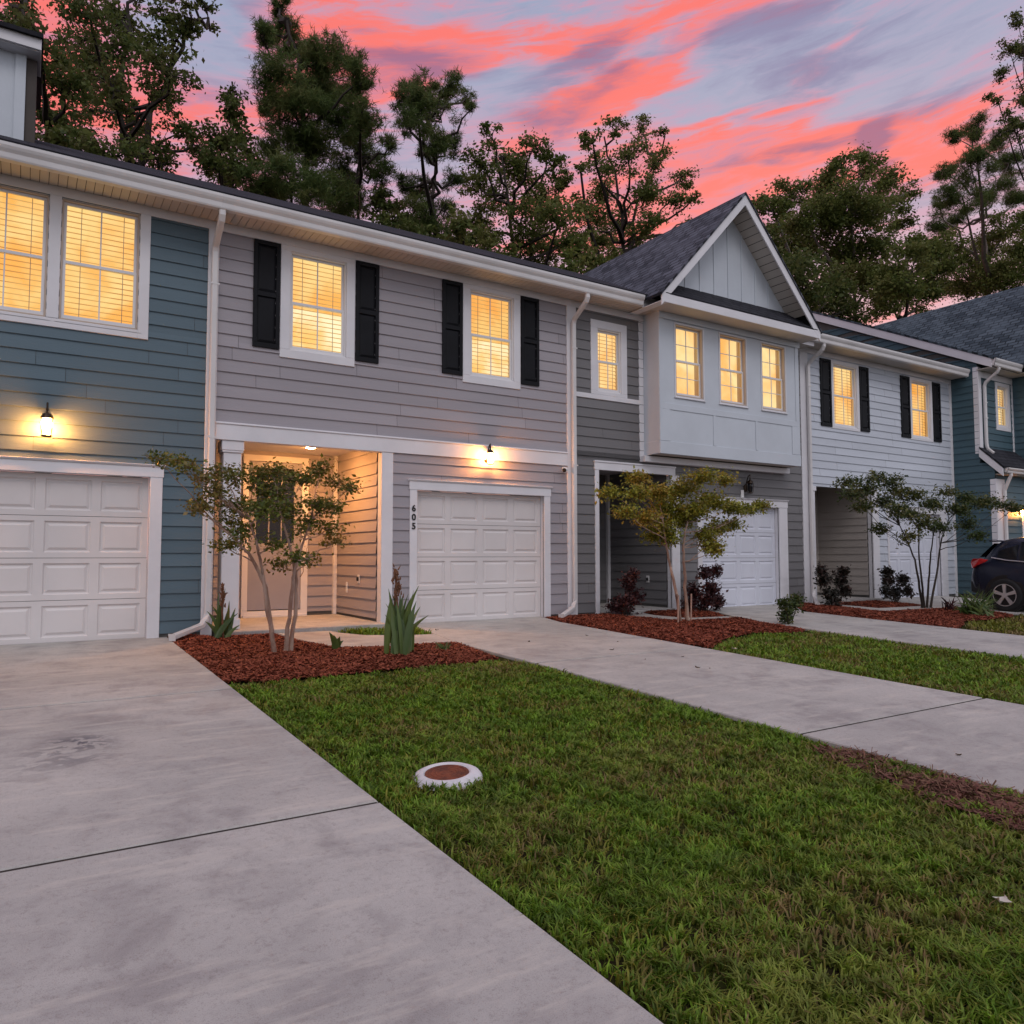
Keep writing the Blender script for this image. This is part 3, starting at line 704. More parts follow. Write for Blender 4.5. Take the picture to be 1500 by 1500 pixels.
# ------------------------------------------------------------------ townhouse 2: lilac grey siding, lit porch
h2 = thing('townhouse', 'lilac grey townhouse with a lamp-lit porch and black shutters, number 605', 'house', (5.1, 0, 0), 'townhouses in the row')
win2 = [(3.165, 4.02, 4.075, 5.535), (6.17, 7.03, 4.075, 5.535)]
wb = MB(); lap(wb, rng, 2.17, 8.16, 2.93, FZ, front(0), win2, zref=2.93-.178*16)
g2 = (5.215, 7.655, -.1, 2.125)
lap(wb, rng, 4.80, 8.16, .06, 2.685, front(0), [g2], zref=.06)
wb.build('wall', 'grey', h2)
sheath(MB(), 2.17, 8.37, 2.69, SZ+.1, .0005, .02, win2).build('sheathing', 'foundation', h2)
sheath(MB(), 4.80, 8.37, -.12, 2.69, .0005, .02, [g2]).build('sheathing', 'foundation', h2)
tr = MB(); tr.box(2.17, 8.16, -.04, .12, 2.686, 2.905); tr.prism([(.12, 2.905), (-.055, 2.905), (-.055, 2.925), (-.04, 2.935), (.12, 2.935)], 'x', 2.17, 8.16)
tr.box(4.612, 4.80, -.03, .13, .02, 2.684); tr.box(8.16, 8.37, -.035, .02, -.02, FZ)
tr.build('trim', 'trim', h2, .004)
for a, b, c, d in win2:
    window(h2, a, b, c, d, 0., (.14, .135, .125, .075), 'v', 'half', .045, 4.785, lens='slat_warm' if a > 5 else 'slat')
    shutter(h2, a-.14-.385, a-.14-.012, 4.05, 5.60, 0); shutter(h2, b+.135+.012, b+.135+.385, 4.05, 5.60, 0)
garage(h2, 5.215, 7.655, 2.125, 0, 'door', (.125, .13, .165))
lantern(h2, 6.50, 0, 2.70, .95)
# porch
pb = MB(); lap(pb, rng, 2.17, 4.61, .14, 2.83, front(1.955), [(3.0, 4.09, 0, 2.76)], zref=.05); pb.build('porch_wall', 'grey', h2)
pb = MB(); lap(pb, rng, .13, 1.95, .12, 2.83, lambda u, o, z: (4.61-o, u, z), [], zref=.05, joint=False); pb.build('porch_wall', 'grey', h2)
sh = MB(); sh.box(2.1, 4.72, 1.957, 1.98, -.1, 2.9); sh.box(4.612, 4.63, .13, 1.957, -.1, 2.9); sh.box(2.17, 2.19, .02, 1.957, -.1, 2.83); sh.build('sheathing', 'foundation', h2)
MB().box(2.1, 4.72, .12, 1.96, 2.831, 2.86).build('porch_ceiling', 'trim', h2)
tr = MB(); tr.box(4.535, 4.595, 1.88, 1.953, .08, 2.83); tr.build('corner_trim', 'trim', h2, .004)
pc = MB(); pc.box(2.29, 2.53, .01, .25, .22, 2.52); pc.box(2.27, 2.55, -.01, .27, .08, .22); pc.box(2.27, 2.55, -.01, .27, 2.52, 2.55); pc.box(2.262, 2.558, -.018, .278, 2.55, 2.685)
pc.build('porch_column', 'trim', h2, .006)
dn = MB().lathe((3.78, .85, 2.80), [(.10, .03), (.105, .012), (.085, .006)], 20).build('ceiling_light', 'trim', h2)
MB().lathe((3.78, .85, 2.785), [(.03, -.006), (.075, .004), (.078, .018)], 20).build('lamp_lens', 'downlight', dn)
dt = MB(); dt.rectframe(3.0, 4.09, .08, 2.76, 1.915, 1.955, .095, .115, .10, .1); dt.build('door_frame', 'trim', h2, .004)
df = MB(); dx0, dx1, dz0, dz1 = 3.097, 3.973, .195, 2.655
df.rectframe(dx0, dx1, dz0, dz1, 1.935, 1.953, .125, .125, 1.0, .10); df.rectframe(dx0+.125, dx1-.125, 1.195, 1.30, 1.935, 1.953, 0, 0, .105, 0)
for q in (1, 2): df.box(dx0+.125+q*.2087-.011, dx0+.125+q*.2087+.011, 1.938, 1.953, 1.30, dz1-.10)
df.box(dx0+.125, dx1-.125, 1.9385, 1.9525, 2.32, 2.345)
fd = df.build('front_door', 'door_grey', h2, .004)
MB().box(dx0+.125, dx1-.125, 1.9505, 1.953, 1.29, dz1-.09).build('glass', 'dark_glass', fd)
MB().lathe((3.90, 1.90, 1.16), [(.002, -.03), (.028, -.02), (.033, 0), (.028, .02), (.002, .03)], 10).build('handle', 'bronze', fd)
MB().box(3.02, 4.07, 1.86, 1.955, .08, .115).build('threshold', 'trim', h2)
ps = MB(); slab(ps, [(2.22, -.26), (4.63, -.26), (4.63, 1.95), (2.22, 1.95)], .08, .16); ps.build('porch_slab', 'concrete', h2)
outlet(h2, (4.595, .84, .712))
MB().box(4.575, 4.594, 1.335, 1.39, .47, .65).build('cable_box', 'white', h2, .006)
# number plate digits on the garage casing
for ch, zz in (('6', 1.845), ('0', 1.705), ('5', 1.565)):
    cu = bpy.data.curves.new('num', 'FONT'); cu.body = ch; cu.size = .14; cu.extrude = .006; cu.align_x = 'CENTER'; cu.offset = .003
    to = bpy.data.objects.new('num', cu); COL.objects.link(to); bpy.context.view_layer.update()
    me = bpy.data.meshes.new_from_object(to.evaluated_get(bpy.context.evaluated_depsgraph_get())); bpy.data.objects.remove(to)
    me.transform(Matrix.Translation((5.152-5.1, -.038, zz-.06)) @ Matrix.Rotation(pi/2, 4, 'X'))
    me.materials.clear(); me.materials.append(M['black']); o = bpy.data.objects.new('house_number', me); COL.objects.link(o); o.parent = h2
# security camera
cb = MB(); cb.tube([(8.07, -.09, 2.61), (7.985, -.17, 2.585)], [.045, .042], 14); cb.tube([(8.075, -.03, 2.63), (8.06, -.10, 2.615)], .018, 8); cb.lathe((8.075, -.036, 2.60), [(.03, 0), (.03, .06)], 10)
sc_ = cb.build('security_camera', 'white', h2)
MB().tube([(7.985, -.17, 2.585), (7.978, -.176, 2.583)], [.038, .034], 14).build('camera_lens', 'black', sc_)
eave(h2, 2.101, 8.265)
downspout(h2, 2.105, -.50, GB, -.085, (-.50, -.42, .06))
downspout(h2, 8.27, -.50, GB, -.085, (-.52, -.30, .05))

# ------------------------------------------------------------------ townhouse 3: slate siding, white bay under a gable
h3 = thing('townhouse', 'slate grey townhouse with a white window bay under a steep gable', 'house', (11.6, 0, 0), 'townhouses in the row')
wins = (8.875, 9.44, 4.13, 5.31); g3 = (11.53, 13.90, -.15, 2.12); po3 = (8.88, 10.69, -.2, 2.66)
wb = MB(); lap(wb, rng, 8.37, 10.0, 2.83, FZ, front(0), [wins, (8.37, 9.9, 3.972, 4.06)], zref=.06)
lap(wb, rng, 8.37, 14.71, .06, 2.99, front(0), [g3, po3, (8.78, 10.80, 2.655, 2.835), (10.69, 10.92, 0, 2.66)], zref=.06)
lap(wb, rng, 14.08, 14.71, 2.99, FZ, front(0), [], zref=.06)
wb.build('wall', 'slate', h3)
sheath(MB(), 8.37, 14.7, -.15, SZ+.1, .0005, .02, [wins, g3, po3]).build('sheathing', 'foundation', h3)
tr = MB(); tr.box(8.37, 9.9, -.028, -.001, 3.972, 4.06); tr.box(8.775, 10.80, -.036, .06, 2.66, 2.80); tr.box(8.765, 10.81, -.05, .06, 2.80, 2.832)
tr.box(8.787, 8.882, -.03, .11, -.05, 2.66); tr.box(10.69, 10.905, -.03, .11, -.05, 2.66); tr.box(9.89, 10.005, -.02, -.001, 2.88, FZ)
tr.box(9.9, 14.13, -.15, -.002, 2.87, 2.985)
tr.build('trim', 'trim', h3, .004)
window(h3, *wins, 0., (.16, .145, .07, .15), 'v', True, .045, 4.70, lens='window_glow')
garage(h3, 11.53, 13.90, 2.12, 0, 'door_white', (.13, .27, .17), -.06)
lantern(h3, 12.84, 0, 2.50, 1.1, False)
MB().box(12.70, 12.78, -.03, -.002, 2.30, 2.46).build('mounting_block', 'white', h3, .005)
pb = MB(); lap(pb, rng, 8.4, 10.69, .14, 2.83, front(1.9), [], zref=.05); pb.build('porch_wall', 'slate', h3)
pb = MB(); lap(pb, rng, .12, 1.9, .12, 2.83, lambda u, o, z: (10.69-o, u, z), [], zref=.05, joint=False); pb.build('porch_wall', 'slate', h3)
sh = MB(); sh.box(8.3, 10.8, 1.902, 1.92, -.1, 2.9); sh.box(10.692, 10.71, .12, 1.902, -.1, 2.9); sh.box(8.4, 8.42, .02, 1.9, -.1, 2.83); sh.build('sheathing', 'foundation', h3)
MB().box(8.35, 10.8, .06, 1.92, 2.831, 2.86).build('porch_ceiling', 'trim', h3)
MB().box(10.60, 10.67, 1.815, 1.885, .05, 2.83).build('corner_trim', 'trim', h3, .004)
ps = MB(); slab(ps, [(8.9, -.1), (10.68, -.1), (10.68, 1.9), (8.9, 1.9)], .07, .15); ps.build('porch_slab', 'concrete', h3)
outlet(h3, (10.675, .654, .61))
# the bay
BY = -.45; bx0, bx1, bz0, bz1 = 10.01, 14.09, 3.0, 5.80
bw = [(10.43, 11.17, 4.14, 5.53), (11.65, 12.41, 4.14, 5.53), (12.90, 13.64, 4.14, 5.53)]
b = MB(); sheath(b, bx0, bx1, bz0, bz1, BY, BY+.03, bw); b.box(bx0, bx0+.03, BY+.031, 0, bz0, bz1); b.box(bx1-.03, bx1, BY+.031, 0, bz0, bz1)
bay = b.build('bay_wall', 'board', h3)
b = MB(); b.box(bx0-.012, bx1+.012, BY-.016, BY-.001, 3.0, 3.24); b.box(bx0-.016, bx0-.001, BY-.001, -.02, 3.0, 3.24)
b.box(bx0, bx1, BY-.013, BY-.001, 3.85, 3.97)
for a, c in ((bx0, 10.27), (11.43, 11.51), (12.67, 12.74), (13.83, bx1)): b.box(a, c, BY-.013, BY-.001, 3.245, 3.85)
b.box(bx0-.012, bx0-.001, BY-.013, BY+.08, 3.245, bz1); b.box(bx0, bx0+.12, BY-.0125, BY-.001, 3.97, bz1); b.box(bx1-.12, bx1, BY-.0125, BY-.001, 3.97, bz1)
b.build('panel_trim', 'board', bay, .003)
MB().box(bx0+.03, bx1-.03, BY+.031, -.16, bz0+.006, bz0+.02).build('bay_soffit', 'soffit', h3)
for q in bw: window(h3, *q, BY, None, '+', False, .075)
# gable
GX, GZ0, GZ1, HX, GY = 11.935, 5.87, 8.29, 2.29, -.93
sl = (GZ1-GZ0)/HX
gw = MB(); topz = lambda x: GZ1-.14-abs(x-GX)*sl
gw.poly([(GX-1.9, BY, 5.9), (GX+1.9, BY, 5.9), (GX+1.9, BY, topz(GX+1.9)), (GX, BY, topz(GX)), (GX-1.9, BY, topz(GX-1.9))])
x = GX-1.62
while x < GX+1.7:
    gw.box(x-.022, x+.022, BY-.014, BY-.001, 6.2, topz(x)-.03); x += .405
gw.build('gable_wall', 'board', h3)
rb = MB(); zr = lambda x, o=0.: GZ1-abs(x-GX)*sl-o
for s in (-1, 1):
    xe = GX+s*HX; rw = .235
    rb.hexa([(xe, GY, zr(xe)-rw), (GX, GY, GZ1-rw), (GX, GY+.03, GZ1-rw), (xe, GY+.03, zr(xe)-rw), (xe, GY, zr(xe)-.01), (GX, GY, GZ1-.01), (GX, GY+.03, GZ1-.01), (xe, GY+.03, zr(xe)-.01)])
rb.box(GX-HX+.02, GX+HX-.02, GY+.002, GY+.028, 5.70, 5.86)
rb.box(GX-HX-.02, GX-HX+.16, GY+.03, -.05, 5.70, 5.715)
rb.build('rake_board', 'trim', h3, .004)
sf = MB()
for s in (-1, 1):
    n = 16
    for i in range(n):
        xa = GX+s*(i/n*1.86+.02); xb = GX+s*((i+1)/n*1.86+.012)
        sf.quad((xa, GY+.03, zr(xa)-.15), (xb, GY+.03, zr(xb)-.15), (xb, BY, zr(xb)-.15), (xa, BY, zr(xa)-.15))
sf.box(GX-HX+.02, GX+HX-.02, GY+.03, BY-.001, 5.705, 5.72); sf.build('soffit', 'soffit', h3)
MB().box(bx0-.02, bx1+.02, BY-.035, BY-.017, 5.58, 5.704).build('frieze', 'board', h3, .003)
pr = MB(); roof_plane(pr, (GX-HX+.1, GY+.0, 5.885), (GX+HX-.1, GY+.0, 5.885), (GX+HX-.42, BY-.002, 6.30), (GX-HX+.42, BY-.002, 6.30), .02); pr.build('pent_roof', 'shingle_dark', h3)
rf = MB()
roof_plane(rf, (GX-HX-.03, 5., GZ0-.01), (GX-HX-.03, GY-.02, GZ0-.01), (GX, GY-.02, GZ1+.03), (GX, 5., GZ1+.03), .05)
roof_plane(rf, (GX+HX+.03, GY-.02, GZ0-.01), (GX+HX+.03, 5., GZ0-.01), (GX, 5., GZ1+.03), (GX, GY-.02, GZ1+.03), .05)
rf.build('gable_roof', 'shingle', h3)
eave(h3, 8.266, 14.66, 0., 8.266, 9.56)
# ------------------------------------------------------------------ townhouse 4: white siding
h4 = thing('townhouse', 'white sided townhouse with two lit windows between narrow black shutters', 'house', (18, 0, 0), 'townhouses in the row')
D4 = .10
win4 = [(15.95, 16.84, 4.12, 5.60), (19.20, 20.05, 4.12, 5.60)]; g4 = (18.02, 20.35, -.15, 2.15); po4 = (15.14, 17.34, -.2, 2.66)
wb = MB(); lap(wb, rng, 14.99, 21.0, .06, FZ+D4, front(0), win4+[g4, po4, (17.34, 17.6, 0, 2.67)], zref=.06); wb.build('wall', 'white_siding', h4)
sheath(MB(), 14.9, 21.1, -.15, SZ+.2, .0005, .02, win4+[g4, po4]).build('sheathing', 'foundation', h4)
MB().box(14.712, 14.99, -.03, .02, -.05, FZ+D4).build('corner_board', 'trim', h4, .004); MB().box(21.0, 21.10, -.03, .02, -.05, FZ+D4).build('corner_board', 'trim', h4, .004)
MB().box(17.34, 17.6, -.03, .11, -.05, 2.66).build('porch_post', 'trim', h4, .004)
tr = MB(); tr.box(15.0, 15.14, -.03, .2, -.05, 2.55); tr.box(14.992, 15.17, -.05, .22, 2.55, 2.655); tr.build('porch_post', 'trim', h4, .004)
for a, b, c, d in win4:
    window(h4, a, b, c, d, 0., (.10, .10, .07, .08), 'v', True, .05, lens='slat' if a < 17 else 'slat_warm')
    shutter(h4, a-.11-.40, a-.11, 4.08, 5.66, 0); shutter(h4, b+.11, b+.11+.37, 4.08, 5.66, 0)
garage(h4, 18.02, 20.35, 2.15, 0, 'door_white', (.07, .30, .17), -.06)
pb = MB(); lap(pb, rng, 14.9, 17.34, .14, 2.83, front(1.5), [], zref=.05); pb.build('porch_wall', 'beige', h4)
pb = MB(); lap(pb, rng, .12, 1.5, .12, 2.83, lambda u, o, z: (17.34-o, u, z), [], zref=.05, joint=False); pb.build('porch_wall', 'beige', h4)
sh = MB(); sh.box(14.9, 17.4, 1.502, 1.52, -.1, 2.9); sh.box(17.342, 17.36, .12, 1.502, -.1, 2.9); sh.box(14.92, 14.94, .02, 1.5, -.1, 2.83); sh.build('sheathing', 'foundation', h4)
MB().box(14.9, 17.4, .02, 1.52, 2.831, 2.86).build('porch_ceiling', 'trim', h4)
ps = MB(); slab(ps, [(15.0, -.25), (17.3, -.25), (17.3, 1.5), (15.0, 1.5)], .07, .15); ps.build('porch_slab', 'concrete', h4)
eave(h4, 14.67, 21.09, D4, 14.2, 21.02, PITCH_R=.42)
downspout(h4, 14.93, -.50, GB+D4, -.085, (-.62, -.55, .03))

# ------------------------------------------------------------------ townhouse 5: dark teal, standing forward at the right
h5 = thing('townhouse', 'dark teal townhouse standing forward at the end of the row', 'house', (23, 0, 0), 'townhouses in the row')
TX, TY = 21.12, -.70; RS = .50; rk = lambda y: 6.19+RS*(y+1.1)
wb = MB()
lap(wb, rng, TY, 9., .06, 12., lambda u, o, z: (TX-o, u, z), [], zref=.06, topf=lambda u: min(rk(u), rk(5.2)-RS*max(0, u-5.2)*2) - .17)
lap(wb, rng, -1.05, TY, .06, 3.5, lambda u, o, z: (TX-o, u, z), [], zref=.06, joint=False, topf=lambda u: 3.40+(u+1.05)*.85)
tw = (21.97+.13, 22.66, 4.55, 5.66)
lap(wb, rng, TX, 22.95, 3.4, 6.1, front(TY), [tw], zref=.06)
lap(wb, rng, -1.3, TY, 3.0, 6.1, lambda u, o, z: (22.95-o, u, z), [], zref=.06, joint=False)
lap(wb, rng, 22.95, 28.5, 3.2, 6.1, front(-1.3), [], zref=.06)
lap(wb, rng, TX, 28.5, .06, 3.3, front(-1.05), [(22.55, 25.0, -.1, 2.15)], zref=.06)
wb.build('wall', 'teal', h5)
sh = MB(); sh.poly([(TX+.002, y, z) for y, z in ((-.7, -.1), (9, -.1), (9, rk(5.2)-3.8), (5.2, rk(5.2)-.2), (-.7, rk(-.7)-.2))]); sheath(sh, TX+.003, 22.95, 0, 6.1, TY+.001, TY+.02, [tw])
sh.box(TX+.003, 28.5, -1.049, -1.03, -.1, 3.3) if False else sheath(sh, TX+.003, 28.5, -.1, 3.3, -1.049, -1.03, [(22.55, 25., -.2, 2.15)])
sh.box(22.952, 28.5, -1.299, -1.28, 3.2, 6.1); sh.box(22.952, 22.97, -1.28, -.7, 3.2, 6.1); sh.box(TX+.003, TX+.02, -1.03, TY, -.1, 3.3); sh.build('sheathing', 'foundation', h5)
tr = MB()
tr.hexa([(TX-.08, -1.10, rk(-1.1)-.24), (TX-.08, 5.2, rk(5.2)-.24), (TX-.05, 5.2, rk(5.2)-.24), (TX-.05, -1.10, rk(-1.1)-.24), (TX-.08, -1.10, rk(-1.1)), (TX-.08, 5.2, rk(5.2)), (TX-.05, 5.2, rk(5.2)), (TX-.05, -1.10, rk(-1.1))])
tr.hexa([(TX-.05, -.7, rk(-.7)-.24), (TX-.05, 5.2, rk(5.2)-.24), (TX-.015, 5.2, rk(5.2)-.24), (TX-.015, -.7, rk(-.7)-.24), (TX-.05, -.7, rk(-.7)-.21), (TX-.05, 5.2, rk(5.2)-.21), (TX-.015, 5.2, rk(5.2)-.21), (TX-.015, -.7, rk(-.7)-.21)])
tr.box(TX-.02, TX+.13, TY-.03, TY+.11, 3.75, 6.05); tr.box(TX-.02, TX+.42, -1.08, -.93, -.03, 3.05)
tr.box(22.92, 22.97, -1.33, -1.2, 3.3, 6.0); tr.box(22.87, 22.945, TY-.025, TY-.001, 3.9, 5.95)
tr.box(TX+.13, 22.9, TY-.03, TY-.016, 5.78, 5.95)
tr.hexa([(TX-.06, -1.27, 3.10), (TX-.06, -.70, 3.66), (TX-.02, -.70, 3.66), (TX-.02, -1.27, 3.10), (TX-.06, -1.27, 3.31), (TX-.06, -.70, 3.88), (TX-.02, -.70, 3.88), (TX-.02, -1.27, 3.31)])
tr.build('trim', 'trim', h5, .004)
window(h5, *tw, TY, (.11, .11, .10, .10), 'v', True, .05, lens='window_glow')
sf = MB(); sf.box(TX-.05, 22.9, -1.08, TY-.001, 5.96, 5.975); sf.box(22.5, 28.5, -1.75, -1.3, 5.96, 5.976); sf.box(22.5, 22.94, -1.3, -.7, 5.965, 5.976); sf.build('soffit', 'soffit', h5)
gm = gutter_mesh(TX-.06, 22.5, -1.085, 6.18, 5.99); gm.build('gutter', 'gutter', h5)
gutter_mesh(22.42, 28.5, -1.76, 6.18, 5.99).build('gutter', 'gutter', h5)
downspout(h5, TX+.22, -1.13, 6.0, TY-.065, (.05, -.15, 3.75), 3.98)
gutter_mesh(TX+.05, 28.4, -1.24, 3.32, 3.19).build('gutter', 'gutter', h5)
downspout(h5, TX+.30, -1.29, 3.2, -1.13, (-.05, -.4, -.0))
sr = MB(); roof_plane(sr, (TX-.07, -1.30, 3.36), (28.5, -1.30, 3.36), (28.5, TY-.016, 3.92), (TX-.07, TY-.016, 3.92), .04); sr.build('porch_roof', 'shingle_dark', h5)
MB().box(TX, 28.5, -1.24, -1.06, 3.16, 3.18).build('porch_soffit', 'soffit', h5)
rf = MB(); roof_plane(rf, (TX-.09, -1.16, rk(-1.16)+.05), (30, -1.16, rk(-1.16)+.05), (30, 5.2, rk(5.2)+.05), (TX-.09, 5.2, rk(5.2)+.05))
TG, TGZ, TE = 25.5, 9.30, 22.45
roof_plane(rf, (TE, 6.5, 6.22), (TE, -1.75, 6.22), (TG, -1.75, TGZ), (TG, 6.5, TGZ), .05); roof_plane(rf, (2*TG-TE, -1.75, 6.22), (2*TG-TE, 6.5, 6.22), (TG, 6.5, TGZ), (TG, -1.75, TGZ), .05)
rf.build('roof', 'shingle_teal', h5)
gt = lambda x: TGZ-.12-abs(x-TG)*(TGZ-6.22)/(TG-TE)
gw = MB(); lap(gw, rng, 22.7, 28.3, 5.97, 9.3, front(-1.3), [], zref=.06, topf=gt, joint=False); gw.build('gable_wall', 'teal', h5)
MB().poly([(22.6, -1.297, 5.97), (28.4, -1.297, 5.97), (28.4, -1.297, gt(28.4)), (TG, -1.297, gt(TG)), (22.6, -1.297, gt(22.6))]).build('gable_sheathing', 'foundation', h5)
rb = MB()
for s_ in (-1, 1):
    xe = TG+s_*(TG-TE); rb.hexa([(xe, -1.76, 6.0), (TG, -1.76, TGZ-.22), (TG, -1.73, TGZ-.22), (xe, -1.73, 6.0), (xe, -1.76, 6.21), (TG, -1.76, TGZ-.01), (TG, -1.73, TGZ-.01), (xe, -1.73, 6.21)])
rb.build('rake_board', 'trim', h5, .004)
MB().box(28.5, 28.52, -1.29, 9, -.1, 6.2).build('end_wall', 'teal', h5)
garage(h5, 22.55, 25.0, 2.15, -1.05, 'door', (.13, .13, .17))
lantern(h5, 22.30, -1.05, 2.20, .7, True)

# ------------------------------------------------------------------ vegetation
nrs = np.random.RandomState(11)
def leaf_mesh(P, size, droop=.25, up=.35, ratio=.55, spread=.35):
    """one four-cornered leaf at every point, folded a little along its length, facing every way"""
    n = len(P); d = nrs.normal(size=(n, 3)); d[:, 2] = d[:, 2]*.7-droop; d /= np.linalg.norm(d, axis=1)[:, None]
    u = nrs.normal(size=(n, 3)); u[:, 2] += up*2; s = np.cross(d, u); s /= np.linalg.norm(s, axis=1)[:, None]+1e-9
    L = size*(1+spread*nrs.normal(size=n)).clip(.4, 1.8)[:, None]; W = L*ratio*.5
    nn = np.cross(s, d)
    a = P; b = P+d*L*.45+s*W+nn*L*.06; c = P+d*L; e = P+d*L*.45-s*W+nn*L*.06
    v = np.stack([a, b, c, e], 1).reshape(-1, 3)
    return v, np.arange(4*n).reshape(n, 4)
def tuft_mesh(P, size, k2=7, width=.06, up=.45):
    """pine needle tufts: thin triangles fanning out from every point"""
    n = len(P); Pk = np.repeat(P, k2, 0); d = nrs.normal(size=(n*k2, 3)); d[:, 2] += up; d /= np.linalg.norm(d, axis=1)[:, None]
    s = np.cross(d, nrs.normal(size=d.shape)); s /= np.linalg.norm(s, axis=1)[:, None]+1e-9
    L = size*(.6+.7*nrs.rand(n*k2))[:, None]; W = L*width
    v = np.stack([Pk-s*W, Pk+s*W, Pk+d*L+s*W*.4, Pk+d*L-s*W*.4], 1).reshape(-1, 3)
    return v, np.arange(4*n*k2).reshape(-1, 4)
def bez(a, b, sag, n=6, jit=0.):
    a, b = Vector(a), Vector(b); mid = (a+b)/2+Vector(sag); out = []
    for i in range(n):
        t = i/(n-1); p = a*(1-t)**2+mid*2*t*(1-t)+b*t*t
        if jit and 0 < i < n-1: p = p+Vector(nrs.normal(size=3)*jit)
        out.append(p)
    return out
def near(pts, p, below=0.):
    best, bi = 1e9, 0
    for i, q in enumerate(pts):
        dz = max(0, q.z-(p.z-below)); d = (q-p).length+3*dz
        if d < best: best, bi = d, i
    return bi

def far_tree(name, label, base, Y, trunks, clumps, mat, kind='leaf', tw=.22, lt=1., leaf=.14, dens=1., bark='bark_dark', depth=.9, limbs=True):
    """a tree of the wood behind the row; outline given by clumps (px, py, r) that get their own depth, size and limbs"""
    sc_ = ((at(base[0], base[1], Y)-CPOS).dot(FW))/FPX
    root_p = at(base[0], base[1], Y); x0, y0 = root_p.x, root_p.y
    t = thing(name, label, 'tree', (x0, y0, 0), 'trees behind the townhouses')
    tb = MB(); tp = []
    for k2, tr_ in enumerate(trunks):
        pts = [Vector((x0+.4*k2, y0, -.1))]+[at(px, py, Y+.5*k2) for px, py in tr_]
        pp = []
        for i in range(len(pts)-1):
            for j in range(4): pp.append(pts[i].lerp(pts[i+1], j/4)+Vector(nrs.normal(size=3)*.06))
        pp.append(pts[-1]); nn = len(pp); H = pp[-1].z
        tb.tube(pp, [max(.03, tw*(1-.85*max(0, p.z/H)**1.2)) for p in pp], 7); tp += pp
    P = []
    for (px, py, r) in clumps:
        R_ = r*sc_; Yc = Y+nrs.normal()*depth*2.2
        c = at(px, py, Yc)
        if limbs:
            b0 = tp[near(tp, c, .5*R_+.35*abs(c.x-x0))]; br = bez(b0, c, (0, 0, -.12*(c-b0).length), 6, .10)
            ln = (c-b0).length; tb.tube(br, [max(.018, .05+.012*ln)*lt*(1-.75*i/5) for i in range(6)], 5)
        ns = max(6, int(11*(r/30)**1.2)); la = leaf*leaf*.55*.5*.55 if kind == 'leaf' else (leaf*1.25)**2*.05*8*.45
        per = 1.75*dens*pi*R_*R_/la/ns
        for q in range(ns):
            dv = nrs.normal(size=3); dv /= np.linalg.norm(dv); dv *= R_*nrs.rand()**.45*np.array((1.0, 1.0, .82)); cc = np.array(c)+dv
            if q < 6: tb.tube(bez(c-Vector((0, 0, R_*.3)), cc, (0, 0, .05), 4, .03), [.03, .022, .014, .006], 4, False)
            k3 = int(per*(.5+nrs.rand())); rr = R_*(.24+.16*nrs.rand())
            P.append(cc+nrs.normal(size=(k3, 3))*rr*np.array((.75, .75, .5)))
    tb.build('trunk', bark, t)
    P = np.concatenate(P)
    v, f = leaf_mesh(P, leaf) if kind == 'leaf' else tuft_mesh(P, leaf*1.25, 8, .05)
    o = link_np('crown', v, f, mat, t)
    return t

far_tree('oak_tree', 'oak with two forking trunks and bare top twigs behind the blue townhouse', (190, 240), 13,
  [[(188, 235), (172, 150), (186, 60), (192, 10), (205, -40)], [(206, 225), (232, 150), (262, 80), (285, 30), (305, -20)]],
  [(130, 15, 38), (152, 75, 42), (190, 35, 30), (238, 22, 26), (282, 22, 22), (224, 62, 32), (250, 100, 34), (232, 128, 30), (168, 125, 36), (186, 172, 34), (246, 150, 24), (132, 108, 40), (118, 60, 32), (302, 8, 14),
   (200, 212, 36), (262, 195, 28), (292, 215, 30), (158, 222, 36), (232, 235, 34), (312, 40, 10), (160, 20, 30), (140, 160, 36), (215, -10, 30), (262, 40, 20)], 'oak', dens=.72, leaf=.12)
far_tree('oak_tree', 'thin leaved oak beside the dormer at the left edge', (80, 240), 11,
  [[(80, 235), (70, 150), (50, 60), (30, 0)]],
  [(18, 26, 32), (58, 58, 36), (92, 128, 38), (108, 188, 36), (64, 170, 32), (120, 222, 34), (30, -5, 28), (85, 85, 24), (90, 225, 36), (75, 205, 30), (5, 60, 26)], 'oak', dens=.75, leaf=.12)
far_tree('pine_tree', 'slim young tree between two big crowns behind the grey townhouse', (338, 280), 14,
  [[(338, 280), (342, 200), (340, 120)]],
  [(340, 135, 16), (334, 168, 24), (322, 205, 28), (352, 200, 24), (345, 240, 32), (318, 240, 24), (370, 235, 22), (330, 265, 30)], 'oak', dens=.85, leaf=.12, tw=.14)
far_tree('pine_tree', 'tallest dense pine with a ragged pointed top behind the grey townhouse', (452, 320), 13,
  [[(452, 320), (450, 220), (440, 110), (420, 30)]],
  [(410, 12, 20), (394, 50, 22), (428, 62, 36), (468, 82, 36), (508, 84, 26), (418, 112, 40), (470, 130, 42), (528, 118, 22), (440, 170, 42), (498, 172, 36), (408, 212, 34), (456, 222, 40), (428, 262, 36), (476, 275, 34), (385, 260, 30), (410, 290, 30),
   (515, 140, 26), (400, 150, 26), (385, 55, 16)], 'pine', 'pine', dens=1.25, leaf=.14, tw=.26)
far_tree('pine_tree', 'small pine with leaning limbs right of the tallest pine', (526, 320), 15,
  [[(526, 320), (527, 250), (528, 160)]],
  [(530, 165, 22), (520, 205, 26), (542, 225, 24), (505, 250, 26), (555, 250, 26), (572, 212, 16), (520, 290, 34), (495, 300, 32), (560, 292, 20), (540, 190, 18)], 'pine', 'pine', dens=1.05, leaf=.14, tw=.15)
